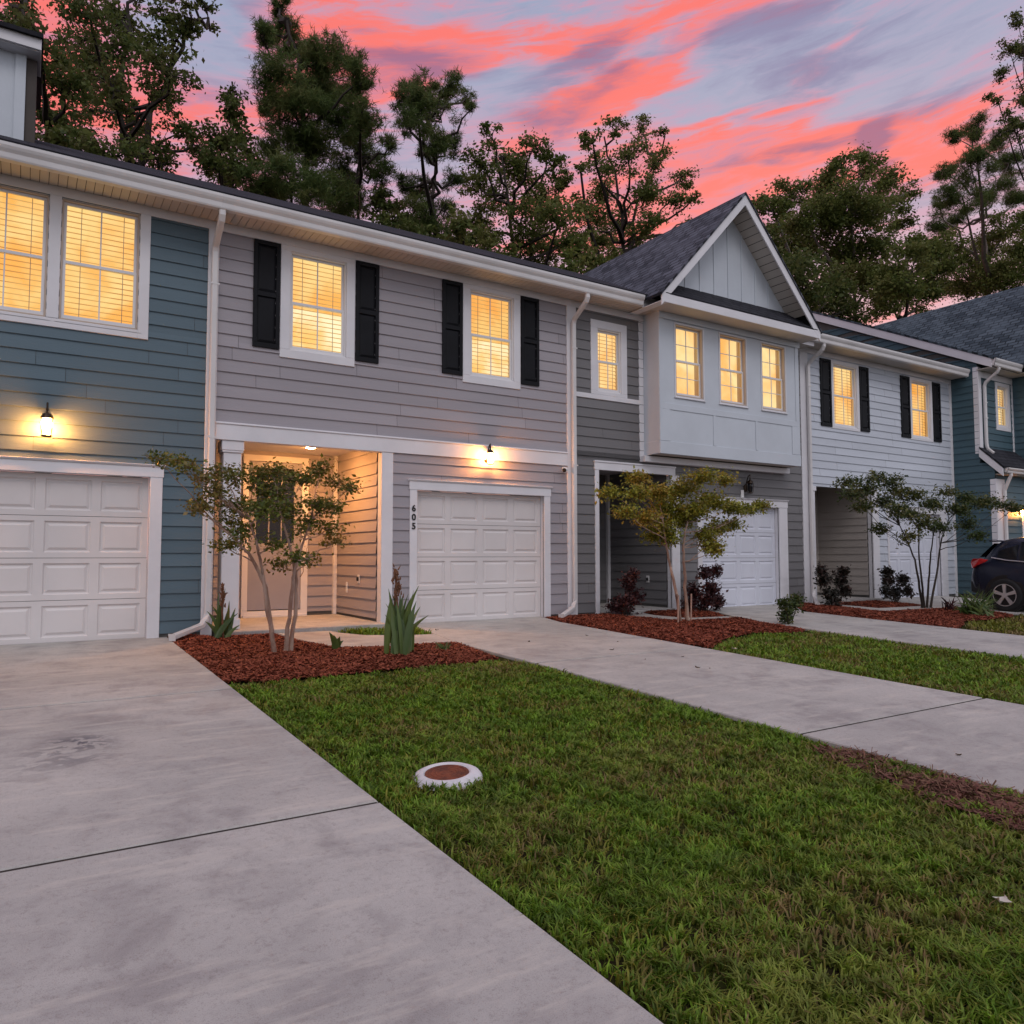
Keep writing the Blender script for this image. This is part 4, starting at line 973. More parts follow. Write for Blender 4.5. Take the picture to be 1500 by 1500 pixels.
far_tree('pine_tree', 'pine with a rounded flat head on one straight trunk above the left window', (637, 350), 13,
  [[(637, 345), (635, 240), (630, 150)]],
  [(600, 140, 20), (626, 126, 22), (656, 128, 22), (684, 142, 16), (612, 168, 26), (645, 168, 26), (640, 205, 26), (602, 186, 18), (662, 212, 18), (585, 150, 12), (690, 160, 8), (625, 225, 16),
   (612, 282, 28), (600, 318, 26), (652, 305, 18), (620, 335, 26), (590, 270, 14), (668, 262, 20), (655, 340, 16)], 'pine', 'pine', dens=1.0, leaf=.12, tw=.17)
far_tree('oak_tree', 'broad loose crowned oak with several stems left of the gable', (752, 390), 14,
  [[(752, 385), (745, 310), (735, 230)], [(775, 385), (790, 300), (800, 230)]],
  [(720, 198, 18), (706, 238, 24), (692, 272, 26), (740, 232, 28), (782, 214, 22), (812, 240, 20), (760, 262, 32), (722, 292, 32), (790, 290, 32), (830, 268, 22), (762, 322, 36), (820, 320, 32), (700, 322, 28), (838, 352, 32), (772, 362, 32), (800, 375, 34), (720, 350, 22), (690, 345, 14), (850, 300, 18)],
  'oak_olive', dens=.85, leaf=.12)
far_tree('oak_tree', 'airy oak with a dark trunk just left of the gable peak', (915, 420), 14,
  [[(915, 400), (912, 310), (900, 250), (885, 200)], [(915, 400), (935, 300), (960, 240)]],
  [(868, 205, 16), (902, 188, 18), (938, 188, 20), (968, 192, 11), (880, 240, 22), (920, 228, 28), (960, 238, 24), (1000, 258, 22), (1018, 290, 12), (890, 282, 28), (940, 282, 32), (985, 292, 22), (900, 322, 32), (950, 325, 26), (880, 352, 32), (862, 312, 26), (925, 360, 30), (1008, 325, 9), (850, 245, 9)],
  'oak_olive', dens=.8, leaf=.12)
far_tree('oak_tree', 'big round mixed crown on a pale trunk right of the gable peak', (1253, 480), 12,
  [[(1253, 470), (1250, 380), (1245, 300)]],
  [(1130, 302, 24), (1160, 282, 30), (1180, 322, 38), (1225, 242, 18), (1212, 272, 30), (1260, 250, 30), (1300, 260, 24), (1328, 282, 20), (1250, 300, 44), (1300, 302, 34), (1200, 360, 42), (1270, 352, 44), (1152, 352, 34), (1318, 330, 22), (1222, 320, 36), (1235, 395, 36), (1140, 330, 26), (1285, 395, 34)],
  'oak_olive', dens=1.1, leaf=.14, bark='bark_grey')
far_tree('pine_tree', 'tall pine with a crooked pale trunk above the teal roof', (1446, 440), 12,
  [[(1446, 430), (1442, 340), (1436, 300), (1420, 230)], [(1440, 318), (1462, 280), (1478, 240)]],
  [(1400, 202, 18), (1430, 190, 22), (1468, 202, 24), (1390, 252, 18), (1432, 240, 28), (1410, 290, 28), (1374, 298, 14), (1480, 242, 28), (1450, 282, 26), (1490, 292, 26), (1378, 330, 22), (1405, 320, 20)],
  'pine', 'pine', dens=.95, leaf=.14, bark='bark_grey', tw=.17)
far_tree('oak_tree', 'overhanging branches of a tall tree at the upper right edge', (1560, 300), 9,
  [[(1575, 320), (1530, 215), (1508, 130), (1512, 20)]],
  [(1490, 28, 13), (1478, 70, 15), (1470, 110, 14), (1452, 140, 9), (1494, 150, 14), (1480, 172, 12), (1510, 60, 24), (1520, 120, 26), (1462, 148, 7), (1520, 190, 20), (1490, 190, 14)], 'oak', dens=.75, leaf=.12, tw=.12, lt=.4)
for lab, bx, Yt, cl, mt in (('rounded evergreen low behind the white townhouse roof', 1200, 10, [(1180, 412, 40), (1222, 422, 38), (1160, 390, 28), (1200, 448, 36), (1240, 450, 34)], 'oak'),
                        ('mossy green low tree between the two pale trunks', 1320, 11, [(1290, 412, 36), (1330, 402, 36), (1345, 440, 36), (1300, 445, 34), (1360, 368, 30), (1338, 365, 24), (1385, 360, 24), (1372, 395, 26)], 'oak_olive'),
                        ('yellow green bushy tree above the teal roof at the right', 1420, 13, [(1385, 412, 36), (1420, 422, 32), (1460, 398, 34), (1490, 412, 36), (1480, 335, 34), (1495, 370, 36), (1450, 360, 30), (1400, 380, 26)], 'oak_olive'),
                        ('dense low tree between the two straight pines behind the grey townhouse', 590, 10, [(555, 300, 26), (585, 318, 24), (600, 340, 26), (560, 330, 22)], 'oak'),
                        ('bushy young tree filling the gap left of the gable ridge', 690, 11, [(672, 330, 24), (690, 350, 26), (715, 362, 26), (664, 352, 18), (740, 376, 22)], 'oak_olive'),
                        ('low olive tree just behind the left end of the gable ridge', 850, 11, [(845, 372, 24), (870, 385, 24), (835, 395, 22), (905, 375, 20)], 'oak_olive'),
                        ('dark low tree behind the gable roof of the slate townhouse', 1130, 9, [(1140, 385, 24), (1165, 425, 28), (1130, 350, 22)], 'oak')):
    far_tree('bushy_tree', lab, (bx, 470), Yt, [[(bx, 465), (bx, 410)]], cl, mt, dens=1.25, leaf=.14, tw=.12)

# small ornamental trees in the beds -------------------------------------------------
def small_tree(label, Y, stems, clumps, mat, leaf, dens, bark='bark', depth=.22, twigs=()):
    b = gp(*stems[0][0]); t = thing('small_tree', label, 'tree', (b.x, b.y, gz(b.y)), 'ornamental trees in the front beds')
    tb = MB(); tp = []
    for st in stems:
        g = gp(*st[0]); pts = [Vector((g.x, g.y, gz(g.y)-.03))]+[at(px, py, Y+nrs.normal()*.06) for px, py, *_ in st[1:]]
        pp = []
        for i in range(len(pts)-1):
            for j in range(4): pp.append(pts[i].lerp(pts[i+1], j/4)+Vector(nrs.normal(size=3)*.005))
        pp.append(pts[-1]); n = len(pp); w = st[0][2] if len(st[0]) > 2 else .034
        w0 = stems[0][1][2] if len(stems[0][1]) > 2 else w
        tb.tube(pp, [w0*(1.25-.8*i/(n-1)) if i else w0*1.5 for i in range(n)], 8); tp += pp[3:]
    P = []; sc_ = ((b-CPOS).dot(FW))/FPX
    for c_ in clumps:
        px, py, r = c_[:3]; sq = c_[3] if len(c_) > 3 else .62
        R_ = r*sc_*1.12; c = at(px, py, Y+nrs.normal()*depth)
        b0 = tp[near(tp, c, .04+.22*abs(c.x-b.x))]; br = bez(b0, c, (0, 0, -.1*(c-b0).length), 6, .012)
        tb.tube(br, [.011, .009, .0075, .006, .005, .003], 5)
        for q in range(max(4, int(11*(r/28)**1.4))):
            dv = nrs.normal(size=3); dv /= np.linalg.norm(dv); dv *= R_*nrs.rand()**.4*np.array((1.05, 1.0, sq)); cc = np.array(c)+dv
            tw_ = bez(c-Vector((0, 0, R_*.12)), cc, (0, 0, .02), 5, .006); tb.tube(tw_, [.005, .004, .003, .0025, .002], 4, False)
            k3 = int(52*dens); tt = nrs.rand(k3)**.7; arr = np.array([list(x) for x in tw_]); idx = (tt*3.99).astype(int)
            base = arr[idx]*(1-(tt*4-idx)[:, None])+arr[np.minimum(idx+1, 4)]*(tt*4-idx)[:, None]
            P.append(base+nrs.normal(size=(k3, 3))*np.array((.085, .085, .05))*(leaf/.05))
    for a, bb in twigs:
        p0 = at(*a, Y); p1 = at(*bb, Y); tb.tube(bez(p0, p1, (0, 0, .08), 8, .01), [.006, .005, .004, .004, .003, .003, .002, .002], 4)
    tb.build('trunk', bark, t)
    v, f = leaf_mesh(np.concatenate(P), leaf, .15, .9, .6); link_np('crown', v, f, mat, t); return t

small_tree('leaning crape myrtle with three pale stems in front of the lit porch', -2.23,
  [[(404, 963), (398, 925, .023), (389, 880), (386, 840), (376, 800), (365, 760)], [(416, 962), (424, 905, .019), (430, 845), (442, 800), (455, 760)], [(424, 961), (433, 900, .017), (434, 850), (425, 800), (410, 750)], [(404, 963), (389, 860, .012), (365, 812), (340, 785)]],
  [(234, 673, 10, .35), (258, 679, 13, .35), (278, 684, 10, .4), (300, 700, 15), (320, 718, 22), (300, 740, 18), (290, 742, 10), (345, 700, 22), (372, 698, 24), (398, 718, 28), (348, 742, 26), (382, 745, 28), (420, 745, 32), (448, 700, 22), (470, 688, 22), (497, 708, 16), (460, 738, 24), (488, 742, 16), (512, 715, 9),
   (335, 765, 14), (400, 798, 16), (440, 775, 18), (484, 772, 9), (488, 792, 6), (412, 828, 10), (350, 775, 16), (330, 797, 12, .4), (352, 792, 14, .4), (460, 765, 16), (425, 700, 20), (322, 690, 14), (400, 690, 16), (452, 820, 5), (430, 815, 9)],
  'myrtle', .043, 1.0, twigs=[((440, 845), (452, 800)), ((452, 820), (450, 770))])
small_tree('golden green crape myrtle with pinkish stakes before the slate porch', -1.75,
  [[(997, 914), (991, 870, .024), (982, 830), (975, 790), (970, 760)], [(1008, 914), (1004, 860, .026), (1001, 810), (1003, 780), (1012, 750)], [(1001, 812), (1015, 790, .02), (1030, 770)]][:2],
  [(898, 722, 13, .5), (928, 720, 18), (916, 750, 14, .5), (942, 756, 18), (965, 718, 26), (962, 768, 24), (1000, 716, 28), (1000, 757, 30), (1040, 734, 24), (1070, 742, 20, .5), (1098, 745, 15, .4), (1048, 772, 20), (1040, 797, 10), (1074, 768, 10), (1028, 700, 20), (1060, 702, 15, .5), (980, 788, 16), (1115, 741, 7, .4), (935, 700, 18), (975, 740, 26), (1020, 745, 26), (1045, 805, 7), (955, 785, 14), (1030, 785, 16)],
  'myrtle_gold', .05, 2.6)
small_tree('dark green crape myrtle with four thin stems before the white garage', -1.95,
  [[(1352, 892), (1346, 850, .021), (1340, 820), (1330, 795), (1318, 770)], [(1354, 892), (1350, 850, .022), (1346, 810), (1345, 775)], [(1358, 892), (1360, 850, .02), (1364, 810), (1368, 770)], [(1362, 892), (1372, 840, .024), (1378, 795), (1390, 760)]],
  [(1253, 722, 15), (1245, 706, 11), (1272, 712, 17), (1290, 735, 20), (1318, 718, 18), (1306, 705, 14), (1345, 725, 22), (1328, 752, 22), (1368, 738, 22), (1390, 722, 15), (1400, 748, 24), (1438, 735, 24), (1466, 740, 18), (1485, 745, 9), (1420, 765, 18), (1375, 768, 20), (1290, 774, 8), (1330, 785, 13), (1412, 730, 18), (1312, 745, 18), (1350, 765, 16), (1430, 785, 7), (1285, 700, 10), (1262, 740, 10)],
  'myrtle_dark', .055, 2.0, 'bark_dark')
for px, py in ((993, 917), (1004, 913), (1012, 914)):
    g = gp(px, py); tag(MB().tube([(g.x, g.y, gz(g.y)-.05), (g.x+.02, g.y, gz(g.y)+.50)], .014, 6).build('tree_stake', 'stake'), 'short pinkish wooden stake beside the golden crape myrtle', 'stake', 'stakes round the golden tree')

def shrub(label, base, clumps, mat, leaf=.05, dens=1., depth=.12):
    b = gp(*base); t = thing('shrub', label, 'shrub', (b.x, b.y, gz(b.y)), 'shrubs in the front beds'); sc_ = ((b-CPOS).dot(FW))/FPX
    tb = MB(); P = []
    for (px, py, r) in clumps:
        R_ = r*sc_; c = at(px, py, b.y+nrs.normal()*depth)
        tb.tube(bez((b.x+nrs.normal()*.04, b.y, gz(b.y)-.03), c, (0, 0, .04), 5, .01), [.012, .010, .008, .006, .004], 5)
        for q in range(max(6, int(12*(r/18)**1.2))):
            dv = nrs.normal(size=3); dv /= np.linalg.norm(dv); dv *= R_*nrs.rand()**.4; cc = np.array(c)+dv
            tb.tube(bez(c-Vector((0, 0, R_*.6)), cc, (0, 0, .0), 4, .005), [.005, .004, .003, .002], 4, False)
            k3 = int(48*dens); t1 = nrs.rand(k3)[:, None]
            P.append(np.array(c)*(1-t1)+cc*t1+nrs.normal(size=(k3, 3))*.05)
    tb.build('stem', 'bark_dark', t); v, f = leaf_mesh(np.concatenate(P), leaf, -.1, .5, .6); link_np('foliage', v, f, mat, t)
shrub('reddish shrub with one tall spike at the slate porch post', (915, 904), [(905, 882, 14), (922, 880, 14), (915, 892, 16), (932, 873, 8), (919, 850, 6), (927, 842, 4), (922, 862, 7), (900, 892, 10)], 'loro', .055)
shrub('plum coloured shrub in the round bed behind the golden tree', (1032, 899), [(1015, 868, 15), (1042, 862, 18), (1050, 882, 16), (1030, 882, 18), (1035, 840, 10), (1048, 835, 8), (1012, 885, 12)], 'loro', .06, 1.1)
shrub('small leaning shrub with bare twigs at the corner of the third driveway', (1156, 916), [(1155, 897, 11), (1162, 885, 10), (1150, 905, 9), (1168, 878, 7), (1148, 884, 6)], 'myrtle_dark', .05, .8)
shrub('dark shrub beside the downspout of the white townhouse', (1219, 890), [(1205, 850, 13), (1230, 852, 14), (1215, 870, 16), (1235, 838, 6), (1203, 836, 5), (1222, 882, 10), (1238, 868, 8)], 'shrub_dark', .06, 1.2)
shrub('dark shrub in front of the white townhouse porch post', (1312, 885), [(1302, 850, 13), (1322, 850, 13), (1312, 868, 15), (1300, 838, 7), (1328, 866, 9), (1298, 866, 8)], 'shrub_dark', .06, 1.2)

def strap_plant(name, label, base, blades, mat='strap', w=.03, extra=None, jit=.05):
    """upright strap leaves; blades are (tip px, tip py) pairs or counts with a height and spread"""
    b = gp(*base); t = thing(name, label, 'plant', (b.x, b.y, gz(b.y)), 'plants with upright leaves in the beds'); mb = MB()
    for tip in blades:
        e = at(tip[0], tip[1], b.y+nrs.normal()*.12); s = Vector((b.x+nrs.normal()*jit, b.y+nrs.normal()*jit, gz(b.y)-.02)); ln = (e-s).length
        hv = Vector((e.x-s.x, e.y-s.y, 0)); md = (s+e)/2+Vector((0, 0, .12*ln))-hv*.22
        side = Vector((e-s)).cross(Vector((nrs.normal()*.5, -1, nrs.normal()*.2))).normalized(); ww = w*(.7+.6*nrs.rand()); nseg = 7; nrm = side.cross(e-s).normalized()
        L_ = []
        for i in range(nseg):
            q = i/(nseg-1); p = s*(1-q)**2+md*2*q*(1-q)+e*q*q; wd = ww*(.55+.9*q*(1-q)*1.8)*(1-q**3)+.001
            L_.append((p-side*wd, p+nrm*wd*.45, p+side*wd))
        i0 = len(mb.v)
        for a in L_: mb.v += [tuple(x) for x in a]
        for i in range(nseg-1):
            for j in (0, 1): mb.f.append((i0+i*3+j, i0+i*3+j+1, i0+i*3+3+j+1, i0+i*3+3+j))
    mb.build('leaves', mat, t, smooth=True)
    if extra: extra(t, b)
    return t
def seed_stalk(tip, r0, dark='seedhead'):
    def f(t, b):
        e = at(tip[0], tip[1], b.y); s = Vector((b.x, b.y, gz(b.y))); mb = MB(); mb.tube(bez(s, e, (0, 0, 0), 8, .006), [.012]*8, 6)
        for q in range(70):
            u = .62+.38*nrs.rand(); p = s.lerp(e, u)+Vector(nrs.normal(size=3)*r0*(1.25-u)*1.2); mb.tube([p, p+Vector((nrs.normal()*.015, nrs.normal()*.015, .045))], [.011, .004], 5)
        mb.build('seed_stalk', dark, t)
    return f
rr_ = random.Random(3)
strap_plant('strap_leaf_plant', 'big clump of upright strap leaves with a brown seed stalk by the walkway', (583, 963),
  [(565, 884), (569, 862), (574, 870), (579, 868), (585, 872), (592, 868), (598, 870), (606, 864), (614, 857), (604, 872), (610, 880), (616, 888), (608, 900), (572, 876), (590, 876), (628, 901), (564, 900), (600, 885), (580, 880), (595, 890), (587, 868), (576, 895), (603, 905), (568, 920), (602, 925)], w=.034, extra=seed_stalk((580, 834), .045), jit=.07)
strap_plant('strap_leaf_plant', 'strap leaved plant with dry tips beside the white porch column', (327, 940),
  [(303, 895), (309, 886), (320, 868), (330, 862), (336, 880), (345, 890), (349, 898), (327, 900), (316, 905), (341, 905), (333, 895), (300, 910), (322, 885), (352, 915), (315, 950)], w=.03, extra=seed_stalk((326, 858), .02), jit=.06)
strap_plant('young_plant', 'small plant with three broad leaves at the walkway edge', (492, 957), [(482, 926), (489, 930), (503, 938), (498, 932)], w=.05, jit=.01)
strap_plant('ornamental_grass', 'round tuft of arching green grass leaves beside the parked car', (1430, 904), [(1395+rr_.random()*72, 862+rr_.random()*34) for q in range(120)], w=.02, jit=.12)
strap_plant('ornamental_grass', 'small reddish tuft of leaves left of the arching grass clump', (1392, 897), [(1376+rr_.random()*30, 872+rr_.random()*18) for q in range(26)], 'loro', w=.02, jit=.06)
strap_plant('ornamental_grass', 'low tuft of dark grass leaves alone on the red mulch', (650, 957), [(636+rr_.random()*26, 938+rr_.random()*12) for q in range(40)], w=.009, jit=.04)

# ------------------------------------------------------------------ mulch beds and lawns
def inside(px, py, poly):
    c = np.zeros(len(px), bool); n = len(poly)
    for i in range(n):
        x1_, y1_ = poly[i]; x2_, y2_ = poly[i-1]
        k2 = ((y1_ > py) != (y2_ > py)) & (px < (x2_-x1_)*(py-y1_)/(y2_-y1_+1e-12)+x1_); c ^= k2
    return c
def gzv(y): return np.where(y < 0, GS*np.maximum(y, -17.), 0.)
def fbm(x, y, s=1., seed=0):
    r = np.random.RandomState(seed); t = np.zeros_like(x); a = 1.
    for o in range(5):
        for q in range(3):
            th = r.rand()*6.28; f = s*2**o*(.7+.6*r.rand()); t += a*np.sin((x*np.cos(th)+y*np.sin(th))*f*6.28+r.rand()*6.28)
        a *= .58
    return t/3
def scatter(poly, dens, cap=400000):
    P = np.array(poly); lo, hi = P.min(0), P.max(0); n = min(int(dens*(hi-lo).prod()), cap)
    x = lo[0]+nrs.rand(n)*(hi[0]-lo[0]); y = lo[1]+nrs.rand(n)*(hi[1]-lo[1]); k2 = inside(x, y, poly); return x[k2], y[k2]
def edge_dist(x, y, poly):
    d = np.full(len(x), 9.)
    for i in range(len(poly)):
        ax, ay = poly[i-1]; bx_, by_ = poly[i]; L2 = (bx_-ax)**2+(by_-ay)**2+1e-9
        t = np.clip(((x-ax)*(bx_-ax)+(y-ay)*(by_-ay))/L2, 0, 1); d = np.minimum(d, np.hypot(x-ax-t*(bx_-ax), y-ay-t*(by_-ay)))
    return d
def mulch(name, poly, dens, mat='chips', base='mulch', L=.055, W=.006, mound=.036, kind='stuff'):
    """a mounded bed: a fine height grid with thousands of shreds lying on it, one object of ground cover"""
    P = np.array(poly); lo, hi = P.min(0), P.max(0); h = .06
    nx, ny = int((hi[0]-lo[0])/h)+2, int((hi[1]-lo[1])/h)+2
    gx, gy = np.meshgrid(lo[0]+np.arange(nx)*h, lo[1]+np.arange(ny)*h, indexing='ij'); gx, gy = gx.ravel(), gy.ravel()
    H = lambda x, y: gzv(y)+.004+mound*np.clip(edge_dist(x, y, poly)/.25, 0, 1)**.7+.010*fbm(x, y, 1.6, 3)*np.clip(edge_dist(x, y, poly)/.1, 0, 1)
    v = np.stack([gx, gy, H(gx, gy)], 1); ins = inside(gx, gy, poly).reshape(nx, ny); f = []
    for i in range(nx-1):
        for j in range(ny-1):
            if ins[i, j] and ins[i+1, j] and ins[i, j+1] and ins[i+1, j+1]: f.append((i*ny+j, (i+1)*ny+j, (i+1)*ny+j+1, i*ny+j+1))
    x, y = scatter(poly, dens); n = len(x); th = nrs.rand(n)*6.28; el_ = nrs.normal(size=n)*.28
    d = np.stack([np.cos(th)*np.cos(el_), np.sin(th)*np.cos(el_), np.sin(el_)], 1); s = np.stack([-np.sin(th), np.cos(th), nrs.normal(size=n)*.5], 1)
    ll = (L*(.35+nrs.rand(n)*1.1))[:, None]; ww = (W*(.5+nrs.rand(n)))[:, None]; c = np.stack([x, y, H(x, y)+.004+.014*nrs.rand(n)], 1)
    q = np.stack([c-d*ll/2-s*ww, c+d*ll/2-s*ww, c+d*ll/2+s*ww, c-d*ll/2+s*ww], 1).reshape(-1, 3)
    f2 = np.arange(4*n).reshape(n, 4)
    o = link_np(name, q, f2, mat); o['kind'] = kind
    if f:
        b = link_np('mulch_base' if mat == 'chips' else 'straw_base', v, np.array(f), base, o); b['kind'] = kind
    return o
B1 = [(1.63, -.35), (1.632, -3.42), (2.05, -3.56), (2.72, -3.53), (3.5, -3.48), (4.25, -3.50), (4.62, -3.46), (4.75, -2.75), (4.80, -2.14), (4.22, -2.03), (3.62, -2.05), (3.27, -1.80), (3.06, -1.08), (2.98, -.62), (2.96, -.3), (2.2, -.28), (2.1, -.02), (1.63, -.02)]
mulch('mulch', B1, 5200)
B2 = [(7.68, -.02), (7.50, -.74), (7.455, -3.1), (7.6, -3.9), (8.45, -3.36), (9.28, -3.1), (10.2, -3.34), (10.5, -3.15), (10.55, -2.6), (10.80, -1.56), (9.72, -1.47), (9.38, -1.32), (9.1, -.54), (9.0, -.12), (8.88, -.02)]
mulch('mulch', B2, 3600)
mulch('mulch', [(9.84, -.14), (9.74, -.6), (9.93, -1.1), (10.82, -1.24), (11.2, -.62), (11.42, -.1), (11.4, -.02), (9.9, -.02)], 3000)
mulch('mulch', [(14.05, -.05), (13.15, -1.3), (12.98, -1.6), (12.97, -4.2), (13.6, -4.0), (14.4, -3.6), (15.2, -3.7), (16.4, -3.55), (16.88, -3.0), (16.88, -2.04), (14.58, -1.94), (14.7, -.2), (14.9, -.05)], 2400)
mulch('mulch', [(15.25, -.28), (15.25, -1.42), (16.88, -1.52), (16.88, -.05), (17.34, -.03), (17.32, -.28)], 2400)
mulch('pine_straw', [(4.30, -8.5), (4.46, -7.85), (4.62, -7.62), (4.815, -7.8), (4.815, -11.), (4.2, -11.), (4.22, -9.1)], 5200, 'needles', 'soil', .10, .0028, .012)

def grass(name, poly, dens0, dref=3., h=.043, w=.0042, mat='grass', seed=5, edge=.0, pw=1.25, bare=.05):
    x, y = scatter(poly, dens0, 1500000)
    dist = np.hypot(x, y+CD); keep = nrs.rand(len(x)) < np.minimum(1, (dref/np.maximum(dist, .5))**pw)
    # tussocks and thin spots
    n1 = fbm(x, y, .9, seed); n2 = fbm(x, y, 3.2, seed+1)
    n3 = fbm(x, y, 7.5, seed+2); keep &= np.hypot(x-LIDC[0], y-LIDC[1]) > .19
    keep &= nrs.rand(len(x)) < np.clip(.54+.5*n1+.6*n2+1.0*n3, .04, 1)
    ed = edge_dist(x, y, poly); keep &= nrs.rand(len(x)) < np.clip(.35+ed/.12, 0, 1)
    x, y, n1, n2, n3, dist = (a[keep] for a in (x, y, n1, n2, n3, dist)); n = len(x)
    hh = h*(.45+.75*nrs.rand(n))*np.clip(1+.3*n1+.25*n2+.45*n3, .35, 1.9); wd = w*np.clip(dist/3.5, 1, 2.6)**.75*(.7+.6*nrs.rand(n))
    th = nrs.rand(n)*6.28; lean = (.35+.75*nrs.rand(n))*hh; a2 = th+1.57+nrs.normal(size=n)*.5
    s = np.stack([np.cos(th), np.sin(th), np.zeros(n)], 1)*wd[:, None]; dl = np.stack([np.cos(a2), np.sin(a2), np.zeros(n)], 1)
    b = np.stack([x, y, gzv(y)-.010], 1); z = np.array((0, 0, 1.))
    m_ = b+dl*(lean*.32)[:, None]+z*(hh*.62)[:, None]; tp = b+dl*lean[:, None]+z*(hh*(.95-.25*nrs.rand(n)))[:, None]
    v = np.stack([b-s, b+s, m_+s*.8, m_-s*.8, tp], 1).reshape(-1, 3); i0 = np.arange(n)*5
    q = np.stack([i0, i0+1, i0+2, i0+3], 1); t3 = np.stack([i0+3, i0+2, i0+4], 1)
    o = link_np(name, v, q, mat, None, t3); o['kind'] = 'stuff'; return n
_l = gp(655, 1134, .02); LIDC = (_l.x, _l.y)
LA = [(1.64, -3.50), (2.05, -3.62), (2.72, -3.59), (3.5, -3.54), (4.25, -3.55), (4.60, -3.50), (4.815, -3.95), (4.815, -11.2), (1.64, -11.2)]
NB = [grass('grass', LA, 22000, 3.2), grass('dry_grass', LA, 4200, 3.2, .045, .004, 'grass_dry', 21)]
LB = [(7.46, -4.0), (8.45, -3.42), (9.28, -3.16), (10.2, -3.40), (10.48, -3.25), (10.48, -9.), (7.46, -12.)]
NB += [grass('grass', LB, 9000, 3.2, .05, .0045, 'grass', 31), grass('dry_grass', LB, 5200, 3.2, .042, .0045, 'grass_dry', 41)]
NB += [grass('grass', [(3.80, -.30), (4.02, -.86), (4.5, -1.13), (4.92, -1.18), (5.05, -.4), (5.18, -.05), (4.80, -.03), (4.64, -.28)], 6000, 4., .06, .0055, 'grass', 51),
       grass('grass', [(12.98, -4.3), (13.6, -4.06), (14.4, -3.66), (15.2, -3.76), (16.4, -3.6), (16.88, -3.4), (16.88, -8.), (12.98, -8.)], 4000, 4., .055, .006, 'grass_dry', 61)]
print('BLADES', NB)

# ------------------------------------------------------------------ small things on the ground
g = gp(655, 1134, .02); cl = thing('cleanout_cover', 'white concrete collar with a round rusty lid in the lawn', 'manhole', (g.x, g.y, gz(g.y)-.012))
cm = MB(); cm.lathe((0, 0, 0), [(.215, -.06), (.212, .012), (.195, .034), (.165, .048), (.148, .052), (.138, .049), (.134, .038)], 36)
o = cm.build('collar', 'white', None, smooth=True); o.parent = cl; o.rotation_euler = (R(3), R(-4), 0)
lm = MB(); lm.lathe((0, 0, 0), [(.133, .030), (.130, .044), (.112, .046), (.108, .041), (.0, .041)], 32)
for q in range(3): lm.lathe((0, 0, 0), [(.03+.026*q, .0405), (.034+.026*q, .0445), (.040+.026*q, .0445), (.044+.026*q, .0405)], 28)
o = lm.build('lid', 'rust', None); o.parent = cl; o.rotation_euler = (R(3), R(-4), 0)
M['collar'] = pmat('weathered_concrete', (.62, .60, .62), .75, .12, 9, .4, 60); cl.children[0].data.materials[0] = M['collar']

def curled_leaf(label, px, py, L, mat, rot, group=None, lift=.03):
    g = gp(px, py, lift); mb = MB(); n = 7; rows = []
    for i in range(n):
        t = i/(n-1)*2-1; w = L*.30*(1-abs(t)**1.6)*(1+.35*cos(t*7)); z = .10*L*(t*t)+.02*L*sin(t*5)
        rows.append([(t*L/2, -w, z+.10*L), (t*L/2, 0, z), (t*L/2, w, z+.12*L*(1-t))])
    c, s = cos(rot), sin(rot)
    i0 = 0
    for r in rows:
        for x, y, z in r: mb.v.append((g.x+x*c-y*s, g.y+x*s+y*c, gz(g.y)+lift+z))
    for i in range(n-1):
        for j in (0, 1): mb.f.append((i*3+j, i*3+j+1, i*3+4+j, i*3+3+j))
    o = mb.build('fallen_leaf', mat, smooth=True); tag(o, label, 'leaf', group)
curled_leaf('curled white scrap of leaf on the grass near the right edge', 1468, 1321, .085, 'pale_leaf', .25, lift=.045)
curled_leaf('small pale leaf on the grass edge beside the second driveway', 1075, 951, .11, 'pale_leaf', .5, lift=.04)
for k2, (px, py, L) in enumerate(((640, 923, .10), (775, 940, .09), (896, 952, .10), (945, 966, .05), (1022, 978, .10), (1040, 979, .06), (1404, 1106, .07), (1000, 962, .07), (905, 940, .06), (860, 931, .07))):
    curled_leaf('small brown dry leaf lying on the second driveway', px, py, L*.6, 'dry_leaf', k2*1.3, 'dry leaves on the second driveway', .027)

